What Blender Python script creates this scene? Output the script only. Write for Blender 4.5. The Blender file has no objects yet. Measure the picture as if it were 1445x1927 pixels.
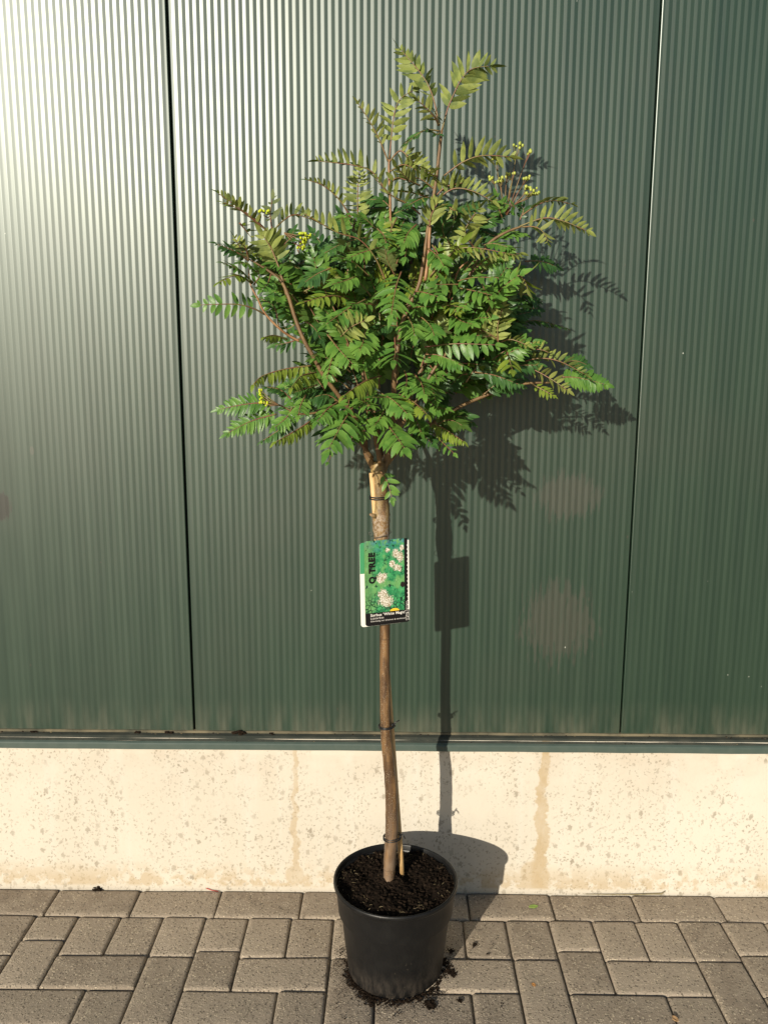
import bpy, bmesh, math, random
from mathutils import Vector, Matrix
R = math.radians
random.seed(7)
S = bpy.context.scene
COL = S.collection

# ------------------------------------------------------------------ camera
F_PX, W_PX, H_PX = 1600.0, 1445.0, 1927.0
CAM = Vector((0.0, -1.9936, 1.3593))
_p, _y, _r = 0.1785, -0.0098, 0.0036
FW = Vector((math.sin(_y)*math.cos(_p), math.cos(_y)*math.cos(_p), -math.sin(_p)))
_rt = FW.cross(Vector((0, 0, 1))).normalized()
_up = _rt.cross(FW)
RT = math.cos(_r)*_rt + math.sin(_r)*_up
UP = -math.sin(_r)*_rt + math.cos(_r)*_up
cd = bpy.data.cameras.new('camera')
cd.sensor_fit = 'VERTICAL'; cd.sensor_height = 36.0; cd.sensor_width = 36.0
cd.lens = F_PX/H_PX*36.0
cd.clip_start = 0.05; cd.clip_end = 500
co = bpy.data.objects.new('camera', cd); COL.objects.link(co)
co.matrix_world = Matrix(((RT.x, UP.x, -FW.x, CAM.x), (RT.y, UP.y, -FW.y, CAM.y), (RT.z, UP.z, -FW.z, CAM.z), (0, 0, 0, 1)))
S.camera = co

def at(px, py, Y):
    """photo pixel -> world point on the vertical plane y = Y"""
    d = FW*F_PX + RT*(px-W_PX/2) - UP*(py-H_PX/2)
    return CAM + d*((Y-CAM.y)/d.y)
def ground_at(px, py, z=0.0):
    d = FW*F_PX + RT*(px-W_PX/2) - UP*(py-H_PX/2)
    return CAM + d*((z-CAM.z)/d.z)
def mpp(Y): return (Y-CAM.y)/F_PX          # metres per photo pixel at that depth

# ------------------------------------------------------------------ light
SUN = Vector((-0.5, -1.0, 0.355)).normalized()
wd = bpy.data.worlds.new('World'); S.world = wd; wd.use_nodes = True
nt = wd.node_tree
sky = nt.nodes.new('ShaderNodeTexSky'); sky.sky_type = 'NISHITA'; sky.sun_disc = False
sky.sun_elevation = math.asin(SUN.z); sky.sun_rotation = math.atan2(SUN.x, SUN.y)
sky.air_density = 1.0; sky.dust_density = 0.6; sky.ozone_density = 1.0
nt.links.new(sky.outputs[0], nt.nodes['Background'].inputs[0])
nt.nodes['Background'].inputs[1].default_value = 0.068
sl = bpy.data.lights.new('sun', 'SUN'); sl.energy = 4.5; sl.angle = R(0.53); sl.color = (1.0, 0.91, 0.76)
so = bpy.data.objects.new('sun', sl); COL.objects.link(so)
so.rotation_euler = (-SUN).to_track_quat('-Z', 'Y').to_euler(); so.location = SUN*8
S.view_settings.view_transform = 'Standard'; S.view_settings.look = 'None'
S.view_settings.exposure = 0.3; S.view_settings.gamma = 1.0
S.render.engine = 'CYCLES'
S.cycles.max_bounces = 4; S.cycles.diffuse_bounces = 3; S.cycles.glossy_bounces = 2; S.cycles.transmission_bounces = 2

# ------------------------------------------------------------------ material helpers
class NT:
    def __init__(s, name):
        s.m = bpy.data.materials.new(name); s.m.use_nodes = True
        s.t = s.m.node_tree; s.b = s.t.nodes['Principled BSDF']; s.out = s.t.nodes['Material Output']
    def n(s, typ, **kw):
        nd = s.t.nodes.new('ShaderNode'+typ)
        for k, v in kw.items():
            if k.startswith('_'): setattr(nd, k[1:], v)
        return nd
    def L(s, a, b): s.t.links.new(a, b)
    def put(s, sock, v):
        if hasattr(v, 'is_linked') or isinstance(v, bpy.types.NodeSocket): s.L(v, sock)
        else: sock.default_value = v
    def coord(s, kind='Object'): return s.n('TexCoord').outputs[kind]
    def mapping(s, v, scale=(1, 1, 1), loc=(0, 0, 0)):
        m = s.n('Mapping'); s.L(v, m.inputs[0]); m.inputs['Scale'].default_value = scale; m.inputs['Location'].default_value = loc
        return m.outputs[0]
    def noise(s, v, scale, detail=4, rough=.55, dist=0.0):
        n = s.n('TexNoise'); s.L(v, n.inputs['Vector'])
        n.inputs['Scale'].default_value = scale; n.inputs['Detail'].default_value = detail
        n.inputs['Roughness'].default_value = rough; n.inputs['Distortion'].default_value = dist
        return n.outputs['Fac']
    def voro(s, v, scale, feature='F1', out='Distance', rand=1.0):
        n = s.n('TexVoronoi'); n.feature = feature; s.L(v, n.inputs['Vector']); n.inputs['Scale'].default_value = scale
        n.inputs['Randomness'].default_value = rand
        return n.outputs[out]
    def ramp(s, f, a, b, ca=(0, 0, 0, 1), cb=(1, 1, 1, 1)):
        r = s.n('MapRange'); s.put(r.inputs['Value'], f); r.interpolation_type = 'SMOOTHSTEP'
        r.inputs['From Min'].default_value = a; r.inputs['From Max'].default_value = b
        return r.outputs[0]
    def lin(s, f, a, b, c, d):
        r = s.n('MapRange'); s.put(r.inputs['Value'], f); r.clamp = True
        for k, v in zip(('From Min', 'From Max', 'To Min', 'To Max'), (a, b, c, d)): r.inputs[k].default_value = v
        return r.outputs[0]
    def math(s, op, a, b=0.0, c=None):
        n = s.n('Math'); n.operation = op; s.put(n.inputs[0], a); s.put(n.inputs[1], b)
        if c is not None: s.put(n.inputs[2], c)
        return n.outputs[0]
    def mix(s, f, a, b):
        n = s.n('Mix'); n.data_type = 'RGBA'; s.put(n.inputs['Factor'], f)
        s.put(n.inputs[6], a if not isinstance(a, tuple) else (*a[:3], 1)); s.put(n.inputs[7], b if not isinstance(b, tuple) else (*b[:3], 1))
        return n.outputs[2]
    def xyz(s, v):
        n = s.n('SeparateXYZ'); s.L(v, n.inputs[0]); return n.outputs
    def bump(s, h, dist=.001, strength=1.0, normal=None):
        b = s.n('Bump'); b.inputs['Distance'].default_value = dist; b.inputs['Strength'].default_value = strength
        s.put(b.inputs['Height'], h)
        if normal is not None: s.L(normal, b.inputs['Normal'])
        return b.outputs[0]
    def set(s, **kw):
        for k, v in kw.items():
            sock = s.b.inputs[k.replace('_', ' ')]
            if isinstance(v, tuple) and len(v) == 3: v = (*v, 1)
            s.put(sock, v)
        return s.m

def smudge(k, x, z, cx, cz, rx, rz, nz, amt=.6, edge=(.75, 1.0)):
    """soft-edged patch mask round (cx, cz) with a ragged rim"""
    dx = k.math('MULTIPLY', k.math('SUBTRACT', x, cx), 1/rx); dz = k.math('MULTIPLY', k.math('SUBTRACT', z, cz), 1/rz)
    d = k.math('SQRT', k.math('ADD', k.math('MULTIPLY', dx, dx), k.math('MULTIPLY', dz, dz)))
    d = k.math('ADD', d, k.math('MULTIPLY', k.math('SUBTRACT', nz, .5), amt))
    return k.math('SUBTRACT', 1.0, k.ramp(d, *edge))

def mat_cladding():
    k = NT('green_coated_steel'); v = k.coord('Object'); o = k.xyz(v); x, z = o[0], o[2]
    streak = k.noise(k.mapping(v, (40, 1, 1.2)), 1.0, 3)
    big = k.noise(v, 2.2, 4)
    rag = k.noise(k.mapping(v, (120, 0, 14)), 1.0, 3, .7)
    base = k.mix(k.ramp(streak, .40, .62), (.0120, .0310, .0180), (.0165, .0380, .0220))
    base = k.mix(k.ramp(big, .45, .75), base, (.0190, .0345, .0210))
    m1 = smudge(k, x, z, .422, 1.036, .078, .058, rag, 2.6, (.78, .98)); m2 = smudge(k, x, z, .410, .722, .100, .104, rag, 2.6, (.78, .98))
    m3 = smudge(k, x, z, -.945, 1.005, .028, .036, rag, 1.6, (.8, 1.0)); m4 = smudge(k, x, z, -.86, 1.14, .006, .012, rag, .5)
    hole = k.ramp(k.noise(k.mapping(v, (50, 0, 12)), 1.0, 2), .60, .68)
    m2 = k.math('MULTIPLY', m2, k.math('SUBTRACT', 1.0, k.math('MULTIPLY', hole, .8)))
    dirt = k.math('MAXIMUM', k.math('MAXIMUM', m1, m2), k.math('MAXIMUM', m3, m4))
    # run-off film below the smudges and rising splash dirt at the foot
    foot = k.math('MULTIPLY', k.lin(z, .433, .52, 1, 0), k.ramp(k.noise(k.mapping(v, (30, 1, 6)), 1, 4), .35, .7))
    # mud specks
    vs = k.voro(k.mapping(v, (1, 1, .6)), 26, out='Distance'); sz = k.noise(v, 9, 2)
    speck = k.math('MULTIPLY', k.math('LESS_THAN', vs, .055), k.ramp(sz, .50, .62))
    wv = k.voro(k.mapping(v, (1, 1, .7), (3, 0, 5)), 13, out='Distance')
    white = k.math('MULTIPLY', k.math('LESS_THAN', wv, .016), k.ramp(k.noise(v, 4, 2), .45, .55))
    c = k.mix(k.math('MULTIPLY', dirt, k.lin(rag, .3, .7, .55, 1.0)), base, (.044, .047, .035)); c = k.mix(m3, c, (.010, .009, .006))
    c = k.mix(k.math('MULTIPLY', foot, .6), c, (.10, .10, .07))
    c = k.mix(k.math('MULTIPLY', speck, .8), c, (.05, .042, .03))
    c = k.mix(white, c, (.45, .47, .42))
    rough = k.math('ADD', k.lin(big, .3, .7, .355, .385), k.math('MULTIPLY', k.ramp(streak, .45, .7), .025))
    wavy = k.bump(k.noise(k.mapping(v, (3, 1, 1.1)), 1.0, 1), .004, .35)
    k.set(Base_Color=c, Roughness=rough, Normal=wavy)
    k.b.inputs['Specular IOR Level'].default_value = 0.84; k.b.inputs['IOR'].default_value = 1.54; k.b.inputs['Specular Tint'].default_value = (.93, 1.0, .99, 1)
    return k.m

def mat_concrete():
    k = NT('cream_concrete'); v = k.coord('Object'); o = k.xyz(v); x, z = o[0], o[2]
    big = k.noise(v, 2.0, 5); mid = k.noise(v, 14, 5); vert = k.noise(k.mapping(v, (26, 1, 1.0)), 1, 4)
    base = k.mix(k.ramp(big, .35, .7), (.535, .487, .405), (.59, .548, .466))
    base = k.mix(k.math('MULTIPLY', k.ramp(vert, .50, .72), .45), base, (.58, .545, .48))
    top = k.math('MULTIPLY', k.lin(z, .25, .39, 0, 1), k.ramp(mid, .35, .7))
    base = k.mix(k.math('MULTIPLY', top, .45), base, (.46, .385, .30))
    # pits and flecks, denser towards the foot
    dens = k.math('ADD', k.noise(v, 7, 3), k.lin(z, 0, .36, .10, -.08))
    warp = k.n('VectorMath'); warp.operation = 'ADD'
    nn = k.n('TexNoise'); k.L(v, nn.inputs['Vector']); nn.inputs['Scale'].default_value = 130
    sc = k.n('VectorMath'); sc.operation = 'SCALE'; k.L(nn.outputs['Color'], sc.inputs[0]); sc.inputs['Scale'].default_value = .016
    k.L(v, warp.inputs[0]); k.L(sc.outputs[0], warp.inputs[1])
    p1 = k.voro(warp.outputs[0], 85); p2 = k.voro(k.mapping(warp.outputs[0], (1, 1, .7), (4, 2, 1)), 42)
    rnd = k.voro(k.mapping(warp.outputs[0], (1, 1, .7), (4, 2, 1)), 42, out='Color')
    f1 = k.math('MULTIPLY', k.math('SUBTRACT', 1.0, k.ramp(p1, .16, .30)), k.ramp(dens, .34, .48))
    f2 = k.math('MULTIPLY', k.math('SUBTRACT', 1.0, k.ramp(p2, .16, .30)), k.math('MULTIPLY', k.ramp(dens, .36, .50), k.ramp(k.xyz(rnd)[0], .3, .5)))
    p3 = k.voro(k.mapping(warp.outputs[0], (1, 1, .8), (7, 1, 3)), 125); r3 = k.voro(k.mapping(warp.outputs[0], (1, 1, .8), (7, 1, 3)), 125, out='Color')
    f3 = k.math('MULTIPLY', k.math('SUBTRACT', 1.0, k.ramp(p3, .20, .40)), k.math('MULTIPLY', k.ramp(dens, .34, .5), k.ramp(k.xyz(r3)[0], .42, .62)))
    pits = k.math('MAXIMUM', k.math('MAXIMUM', f1, f2), k.math('MULTIPLY', f3, .85))
    c = k.mix(k.math('MULTIPLY', pits, k.lin(k.noise(v, 18, 3), .3, .7, .35, .85)), base, (.25, .215, .16))
    # tan splash band at the foot and two rusty run-off streaks
    rag = k.noise(v, 34, 5, .65)
    band = k.math('MULTIPLY', k.math('MULTIPLY', k.lin(z, .008, .016, 0, 1), k.lin(z, .03, .085, 1, 0)), k.ramp(k.math('ADD', rag, k.math('MULTIPLY', k.noise(v, 3, 2), .55)), .70, .84))
    def streak(cx, bend, w_top, w_bot, foot_x, foot_r):
        wob = k.math('MULTIPLY', k.math('SUBTRACT', k.noise(k.mapping(v, (1, 1, 16), (cx, 0, 0)), 1, 5, .65), .5), bend)
        d = k.math('ABSOLUTE', k.math('SUBTRACT', k.math('SUBTRACT', x, cx), wob))
        wid = k.lin(z, .05, .38, w_bot, w_top)
        d = k.math('ADD', k.math('DIVIDE', d, wid), k.math('MULTIPLY', k.math('SUBTRACT', rag, .5), 2.4))
        s1 = k.math('SUBTRACT', 1.0, k.ramp(d, .7, 1.1))
        s2 = smudge(k, x, z, foot_x, .045, foot_r, foot_r*1.25, rag, .7)
        brk = k.lin(k.noise(k.mapping(v, (1, 1, .6)), 22, 4, .65), .34, .62, .55, 1.0)
        return k.math('MULTIPLY', k.math('MULTIPLY', k.math('MAXIMUM', s1, s2), brk), k.lin(z, .008, .016, 0, 1))
    s1 = streak(.385, .05, .011, .020, .372, .045); s2 = streak(-.243, .06, .006, .010, -.247, .026)
    s3 = smudge(k, x, z, -.63, .03, .018, .022, rag, .4)
    st = k.math('MAXIMUM', k.math('MAXIMUM', k.math('MULTIPLY', s1, .85), k.math('MULTIPLY', s2, .6)), k.math('MAXIMUM', k.math('MULTIPLY', band, .6), k.math('MULTIPLY', s3, .6)))
    c = k.mix(st, c, (.41, .31, .18))
    return k.set(Base_Color=c, Roughness=.85, Normal=k.bump(k.noise(v, 120, 3), .0012, .6))

def mat_paver():
    k = NT('weathered_concrete_paver'); g = k.coord('Object'); oi = k.n('ObjectInfo')
    off = k.n('VectorMath'); off.operation = 'ADD'; k.L(g, off.inputs[0]); k.L(oi.outputs['Location'], off.inputs[1]); v = off.outputs[0]
    rnd = oi.outputs['Random']
    base = k.mix(rnd, (.285, .230, .172), (.46, .380, .290))
    base = k.mix(k.ramp(k.noise(v, 22, 4), .35, .7), base, (.392, .325, .247))
    st = k.voro(v, 210, out='Color'); sd = k.voro(v, 210)
    stx = k.xyz(st)
    light = k.math('MULTIPLY', k.ramp(stx[0], .66, .8), k.math('SUBTRACT', 1.0, k.ramp(sd, .35, .6)))
    dark = k.math('MULTIPLY', k.ramp(stx[1], .72, .85), k.math('SUBTRACT', 1.0, k.ramp(sd, .3, .55)))
    wear = k.ramp(k.noise(v, 8, 3), .38, .62)
    c = k.mix(k.math('MULTIPLY', light, k.lin(wear, 0, 1, .35, .95)), base, (.66, .56, .41))
    c = k.mix(k.math('MULTIPLY', dark, .85), c, (.09, .075, .055))
    fine = k.noise(v, 700, 3, .7)
    c = k.mix(k.math('MULTIPLY', k.ramp(fine, .5, .75), .35), c, (.17, .148, .118))
    # darker colour down in the joints, below the top face
    zz = k.xyz(g)[2]
    c = k.mix(k.lin(zz, -.014, -.006, .7, 0), c, (.085, .074, .056))
    h = k.math('ADD', k.math('MULTIPLY', light, .5), k.math('ADD', k.math('MULTIPLY', fine, .8), k.math('MULTIPLY', k.noise(v, 120, 3), .9)))
    return k.set(Base_Color=c, Roughness=.9, Normal=k.bump(h, .003, 1.0))

def mat_simple(name, col, rough=.6, var=None, scale=30, bump=0, spec=None, bscale=200):
    k = NT(name); v = k.coord('Object')
    c = col
    if var: c = k.mix(k.ramp(k.noise(v, scale, 4), .35, .68), col, var)
    kw = dict(Base_Color=c, Roughness=rough)
    if bump: kw['Normal'] = k.bump(k.noise(v, bscale, 4), bump, .8)
    k.set(**kw)
    if spec is not None: k.b.inputs['Specular IOR Level'].default_value = spec
    return k.m

def mat_pot():
    k = NT('black_plastic'); v = k.coord('Object'); z = k.xyz(v)[2]
    dust = k.math('MULTIPLY', k.lin(z, .0, .075, .7, 0), k.ramp(k.noise(k.mapping(v, (60, 60, 18)), 1, 5, .65), .38, .68))
    sp = k.math('MULTIPLY', k.math('LESS_THAN', k.voro(v, 110), .10), k.ramp(k.noise(v, 30, 2), .5, .6))
    c = k.mix(k.ramp(k.noise(v, 40, 3), .35, .7), (.0055, .0055, .0058), (.0085, .0085, .0085))
    c = k.mix(dust, c, (.055, .042, .030)); c = k.mix(k.math('MULTIPLY', sp, .5), c, (.12, .10, .075))
    k.set(Base_Color=c, Roughness=k.lin(dust, 0, .5, .42, .8), Normal=k.bump(k.noise(k.mapping(v, (1, 1, .3)), 90, 3), .0006, .6))
    k.b.inputs['Specular IOR Level'].default_value = .35
    return k.m

def mat_bark():
    k = NT('rowan_bark'); v = k.coord('Object'); z = k.xyz(v)[2]
    n1 = k.noise(k.mapping(v, (60, 60, 14)), 1, 5); n2 = k.noise(k.mapping(v, (1, 1, .5)), 38, 4)
    c = k.mix(k.ramp(n1, .35, .7), (.070, .036, .015), (.225, .125, .050))
    c = k.mix(k.math('MULTIPLY', k.lin(z, .17, .42, .85, 0), k.ramp(n2, .25, .6)), c, (.25, .19, .14))       # grey foot
    c = k.mix(k.math('MULTIPLY', k.lin(z, .97, 1.03, 0, 1), k.ramp(n2, .35, .62)), c, (.29, .20, .075))      # olive wood above the graft
    c = k.mix(k.lin(z, .172, .162, 0, .6), c, (.26, .13, .09))
    fl = k.math('MULTIPLY', k.math('MULTIPLY', k.lin(z, .985, 1.0, 0, 1), k.lin(z, 1.035, 1.06, 1, 0)), k.ramp(k.noise(v, 150, 4, .7), .44, .56))
    c = k.mix(k.math('MULTIPLY', fl, .8), c, (.36, .29, .22))
    dk = k.ramp(k.noise(k.mapping(v, (1, 1, .35)), 55, 4, .65), .54, .66); c = k.mix(k.math('MULTIPLY', dk, .55), c, (.050, .030, .016))
    len_ = k.voro(k.mapping(v, (1, 1, 1.6)), 240); lm = k.math('MULTIPLY', k.math('SUBTRACT', 1.0, k.ramp(len_, .18, .30)), k.ramp(k.noise(v, 25, 3), .42, .55))
    c = k.mix(k.math('MULTIPLY', lm, .85), c, (.46, .36, .24))
    ring = k.ramp(k.noise(k.mapping(v, (4, 4, 75)), 1, 3), .60, .70); c = k.mix(k.math('MULTIPLY', ring, .5), c, (.055, .03, .014))
    h = k.math('ADD', k.math('MULTIPLY', n1, .6), k.math('ADD', lm, k.math('MULTIPLY', k.noise(v, 120, 3), .5)))
    return k.set(Base_Color=c, Roughness=.5, Normal=k.bump(h, .0016, .8))

def mat_leaf(name, top, top2, under, under2):
    """two-sided leaf: glossy upper face, paler matt underside; some light passes through"""
    k = NT(name); v = k.coord('Object'); oi = k.n('ObjectInfo'); geo = k.n('NewGeometry')
    n = k.ramp(k.noise(v, 42, 2), .42, .58)
    f = k.math('ADD', k.math('MULTIPLY', n, .6), k.math('MULTIPLY', oi.outputs['Random'], .4))
    a = k.mix(f, top, top2); b = k.mix(f, under, under2)
    c = k.mix(geo.outputs['Backfacing'], a, b)
    rough = k.math('ADD', .40, k.math('MULTIPLY', geo.outputs['Backfacing'], .25))
    k.set(Base_Color=c, Roughness=rough, Normal=k.bump(k.noise(v, 420, 2), .0006, .5))
    tr = k.n('BsdfTranslucent'); k.L(k.mix(.5, c, (.16, .22, .02)), tr.inputs['Color'])
    mx = k.n('MixShader'); mx.inputs[0].default_value = .28
    k.L(k.b.outputs[0], mx.inputs[1]); k.L(tr.outputs[0], mx.inputs[2]); k.L(mx.outputs[0], k.out.inputs['Surface'])
    return k.m

M = dict(
    clad=mat_cladding(), conc=mat_concrete(), paver=mat_paver(), bark=mat_bark(),
    core=mat_simple('dark_joint', (.012, .013, .012), .8),
    flash=mat_simple('flashing_steel', (.055, .080, .068), .5, (.066, .090, .076), 40),
    ledge=mat_simple('dirty_ledge', (.036, .042, .036), .95, (.055, .058, .047), 30, .001, .1),
    dust=mat_simple('ledge_dust', (.05, .052, .04), .95, (.17, .145, .095), 9, .001, .1),
    sand=mat_simple('joint_sand', (.12, .10, .075), .95, (.19, .16, .115), 60, .002),
    yard=mat_simple('yard_ground', (.31, .258, .197), .95, (.37, .308, .236), 3),
    pot=mat_pot(),
    soil=mat_simple('potting_soil', (.008, .0052, .0032), .98, (.017, .011, .007), 120, .003, .1),
    crumb=mat_simple('soil_crumbs', (.013, .008, .005), .98, (.026, .017, .011), 200, 0, .1),
    straw=mat_simple('straw_bits', (.20, .155, .08), .8, (.10, .075, .04), 60),
    cane=mat_simple('pale_stake_wood', (.56, .35, .15), .55, (.62, .42, .20), 40, .0003),
    twig=mat_simple('young_shoot_bark', (.26, .13, .06), .5, (.34, .19, .085), 60, .0006),
    twigg=mat_simple('brown_branch_bark', (.13, .075, .035), .55, (.20, .125, .05), 50, .0008),
    rachis=mat_simple('leaf_stalk', (.21, .085, .055), .45, (.20, .17, .06), 30),
    berry=mat_simple('green_berry', (.42, .46, .09), .4, (.30, .38, .05), 90),
    umbel=mat_simple('yellow_green_buds', (.50, .56, .02), .5, (.38, .48, .02), 90),
    tie=mat_simple('black_cable_tie', (.012, .012, .012), .4),
    wire=mat_simple('thin_wire', (.09, .08, .07), .4),
    l_green=mat_leaf('leaf_green', (.070, .185, .030), (.155, .300, .052), (.19, .23, .075), (.15, .20, .065)),
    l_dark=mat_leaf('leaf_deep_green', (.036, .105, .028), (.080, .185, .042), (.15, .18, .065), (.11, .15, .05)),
    l_lime=mat_leaf('leaf_yellow_green', (.165, .250, .030), (.225, .295, .040), (.26, .29, .075), (.21, .25, .06)),
    l_pale=mat_leaf('leaf_pale_backed', (.060, .130, .024), (.085, .150, .028), (.33, .38, .090), (.13, .18, .045)),
)

# ------------------------------------------------------------------ object helpers
def mesh_obj(name, verts, faces, mats, parent=None, mi=None, smooth=False, loc=None):
    me = bpy.data.meshes.new(name); me.from_pydata([tuple(q) for q in verts], [], faces); me.update()
    for m in (mats if isinstance(mats, (list, tuple)) else [mats]): me.materials.append(m)
    if mi: me.polygons.foreach_set('material_index', mi)
    if smooth: me.polygons.foreach_set('use_smooth', [True]*len(faces))
    o = bpy.data.objects.new(name, me); COL.objects.link(o)
    if loc: o.location = loc
    if parent: o.parent = parent
    return o
def empty(name, loc=(0, 0, 0)):
    o = bpy.data.objects.new(name, None); COL.objects.link(o); o.location = loc; o.empty_display_size = .05
    return o
def tag(o, label=None, cat=None, group=None, kind=None):
    for k, v in (('label', label), ('category', cat), ('group', group), ('kind', kind)):
        if v: o[k] = v
    return o
class MB:
    def __init__(s): s.v = []; s.f = []; s.mi = []
    def box(s, x0, x1, y0, y1, z0, z1, m=0):
        b = len(s.v); s.v += [(x, y, z) for z in (z0, z1) for y in (y0, y1) for x in (x0, x1)]
        for q in ((0, 2, 3, 1), (4, 5, 7, 6), (0, 1, 5, 4), (2, 6, 7, 3), (0, 4, 6, 2), (1, 3, 7, 5)):
            s.f.append(tuple(b+i for i in q)); s.mi.append(m)
    def tube(s, pts, rad, n=8, m=0, cap=True, jitter=0.0, flat=None):
        pts = [Vector(p) for p in pts]; b = len(s.v); N = len(pts); nor = None
        for i, p in enumerate(pts):
            t = (pts[min(i+1, N-1)]-pts[max(i-1, 0)]).normalized()
            if nor is None:
                nor = t.cross(Vector((0, 1, 0)))
                if nor.length < .1: nor = t.cross(Vector((1, 0, 0)))
                nor.normalize()
            nor = (nor - t*nor.dot(t)).normalized(); bi = t.cross(nor)
            r = rad[i] if isinstance(rad, (list, tuple)) else rad
            for j in range(n):
                a = 2*math.pi*j/n; rr = r*(1+random.uniform(-jitter, jitter))
                s.v.append(tuple(p + nor*math.cos(a)*rr + bi*math.sin(a)*rr*(flat or 1)))
        for i in range(N-1):
            for j in range(n):
                s.f.append((b+i*n+j, b+i*n+(j+1) % n, b+(i+1)*n+(j+1) % n, b+(i+1)*n+j)); s.mi.append(m)
        if cap:
            s.f.append(tuple(b+j for j in range(n-1, -1, -1))); s.mi.append(m)
            s.f.append(tuple(b+(N-1)*n+j for j in range(n))); s.mi.append(m)
    def ball(s, c, r, m=0, squash=(1, 1, 1), jit=0.0, n=6, k=4):
        b = len(s.v); c = Vector(c)
        s.v.append(tuple(c+Vector((0, 0, r*squash[2]))))
        for i in range(1, k):
            ph = math.pi*i/k
            for j in range(n):
                a = 2*math.pi*(j+.5*(i % 2))/n; q = 1+random.uniform(-jit, jit)
                s.v.append((c.x+r*q*squash[0]*math.sin(ph)*math.cos(a), c.y+r*q*squash[1]*math.sin(ph)*math.sin(a), c.z+r*q*squash[2]*math.cos(ph)))
        s.v.append(tuple(c-Vector((0, 0, r*squash[2])))); e = len(s.v)-1
        for j in range(n):
            s.f.append((b, b+1+j, b+1+(j+1) % n)); s.mi.append(m)
            for i in range(k-2):
                q = b+1+i*n; s.f.append((q+j, q+n+j, q+n+(j+1) % n, q+(j+1) % n)); s.mi.append(m)
            q = b+1+(k-2)*n; s.f.append((q+j, e, q+(j+1) % n)); s.mi.append(m)
    def build(s, name, mats, parent=None, smooth=False, loc=None):
        return mesh_obj(name, s.v, s.f, mats, parent, s.mi, smooth, loc)
def spline(pts, n):
    """Catmull-Rom through points (any dimension, as tuples)"""
    P = [pts[0]]+list(pts)+[pts[-1]]; out = []
    for i in range(n):
        t = i/(n-1)*(len(pts)-1); k = min(int(t), len(pts)-2); u = t-k
        a, b, c, d = P[k], P[k+1], P[k+2], P[k+3]
        out.append(tuple(.5*(2*b[j]+(c[j]-a[j])*u+(2*a[j]-5*b[j]+4*c[j]-d[j])*u*u+(3*b[j]-a[j]-3*c[j]+d[j])*u**3) for j in range(len(b))))
    return out

# ------------------------------------------------------------------ ground
mesh_obj('ground', [(-40, -60, -.028), (40, -60, -.028), (40, 12, -.028), (-40, 12, -.028)], [(0, 1, 2, 3)], M['yard'])['kind'] = 'structure'
pav = mesh_obj('pavement', [(-2.2, -1.02, -.0095), (2.2, -1.02, -.0095), (2.2, .02, -.0095), (-2.2, .02, -.0095)], [(0, 1, 2, 3)], M['sand'])
pav['kind'] = 'structure'

def paver(x0, x1, y0, y1, gap=.0016):
    cx, cy = (x0+x1)/2, (y0+y1)/2; hx, hy = (x1-x0)/2-gap/2-random.uniform(0, .0012), (y1-y0)/2-gap/2-random.uniform(0, .0012)
    V = []; Fc = []
    rings = ((0, -.05), (0, -.0065), (.0013, -.0034), (.0037, -.0011), (.0085, 0.0))
    for ins, z in rings:
        ax, ay = hx-ins, hy-ins; c = .0035+ins*.45
        jz = 0
        for sx, sy, first in ((1, 1, 0), (-1, 1, 1), (-1, -1, 0), (1, -1, 1)):
            p = [(sx*ax, sy*(ay-c)), (sx*(ax-c*.3), sy*(ay-c*.3)), (sx*(ax-c), sy*ay)]
            if first: p.reverse()
            V += [(q[0]+random.uniform(-.0005, .0005), q[1]+random.uniform(-.0005, .0005), z+(random.uniform(-.0006, .0003) if z > -.04 else 0)) for q in p]
    n = 12
    for r in range(len(rings)-1):
        for j in range(n): Fc.append((r*n+j, r*n+(j+1) % n, (r+1)*n+(j+1) % n, (r+1)*n+j))
    Fc.append(tuple((len(rings)-1)*n+j for j in range(n)))
    o = mesh_obj('paver', V, Fc, M['paver'], pav, None, True, (cx, cy, random.uniform(-.0028, .0014)))
    o.rotation_euler = (random.uniform(-.011, .011), random.uniform(-.011, .011), random.uniform(-.007, .007))
    return o
U = .1056; CX0 = -.8757; CS = .1054
col = lambda i: CX0+CS*i
vA = U+.1403; vrow = lambda k: vA+U*k
for j in range(-6, 14):
    paver(-.8583+2*U*(j-.0), -.8583+2*U*(j+1), -U, -.001)
short = {0: .196, 4: .226, 12: .214, 16: .224}
for i in range(-12, 27):
    if i % 4 == 0:
        m = short.get(i, .21); paver(col(i), col(i+1), -m, -U); paver(col(i), col(i+1), -vrow(1), -m)
    else: paver(col(i), col(i+1), -vA, -U)
NR = 6
for k in range(NR):
    for q in range(-4, 7):
        a = 1-k+4*q; b = 3-k+4*q
        if -13 < a < 27: paver(col(a), col(a+2), -vrow(k+1), -vrow(k))
        if -13 < b < 27: paver(col(b), col(b+1), -vrow(min(k+2, NR)), -vrow(k))

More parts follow.
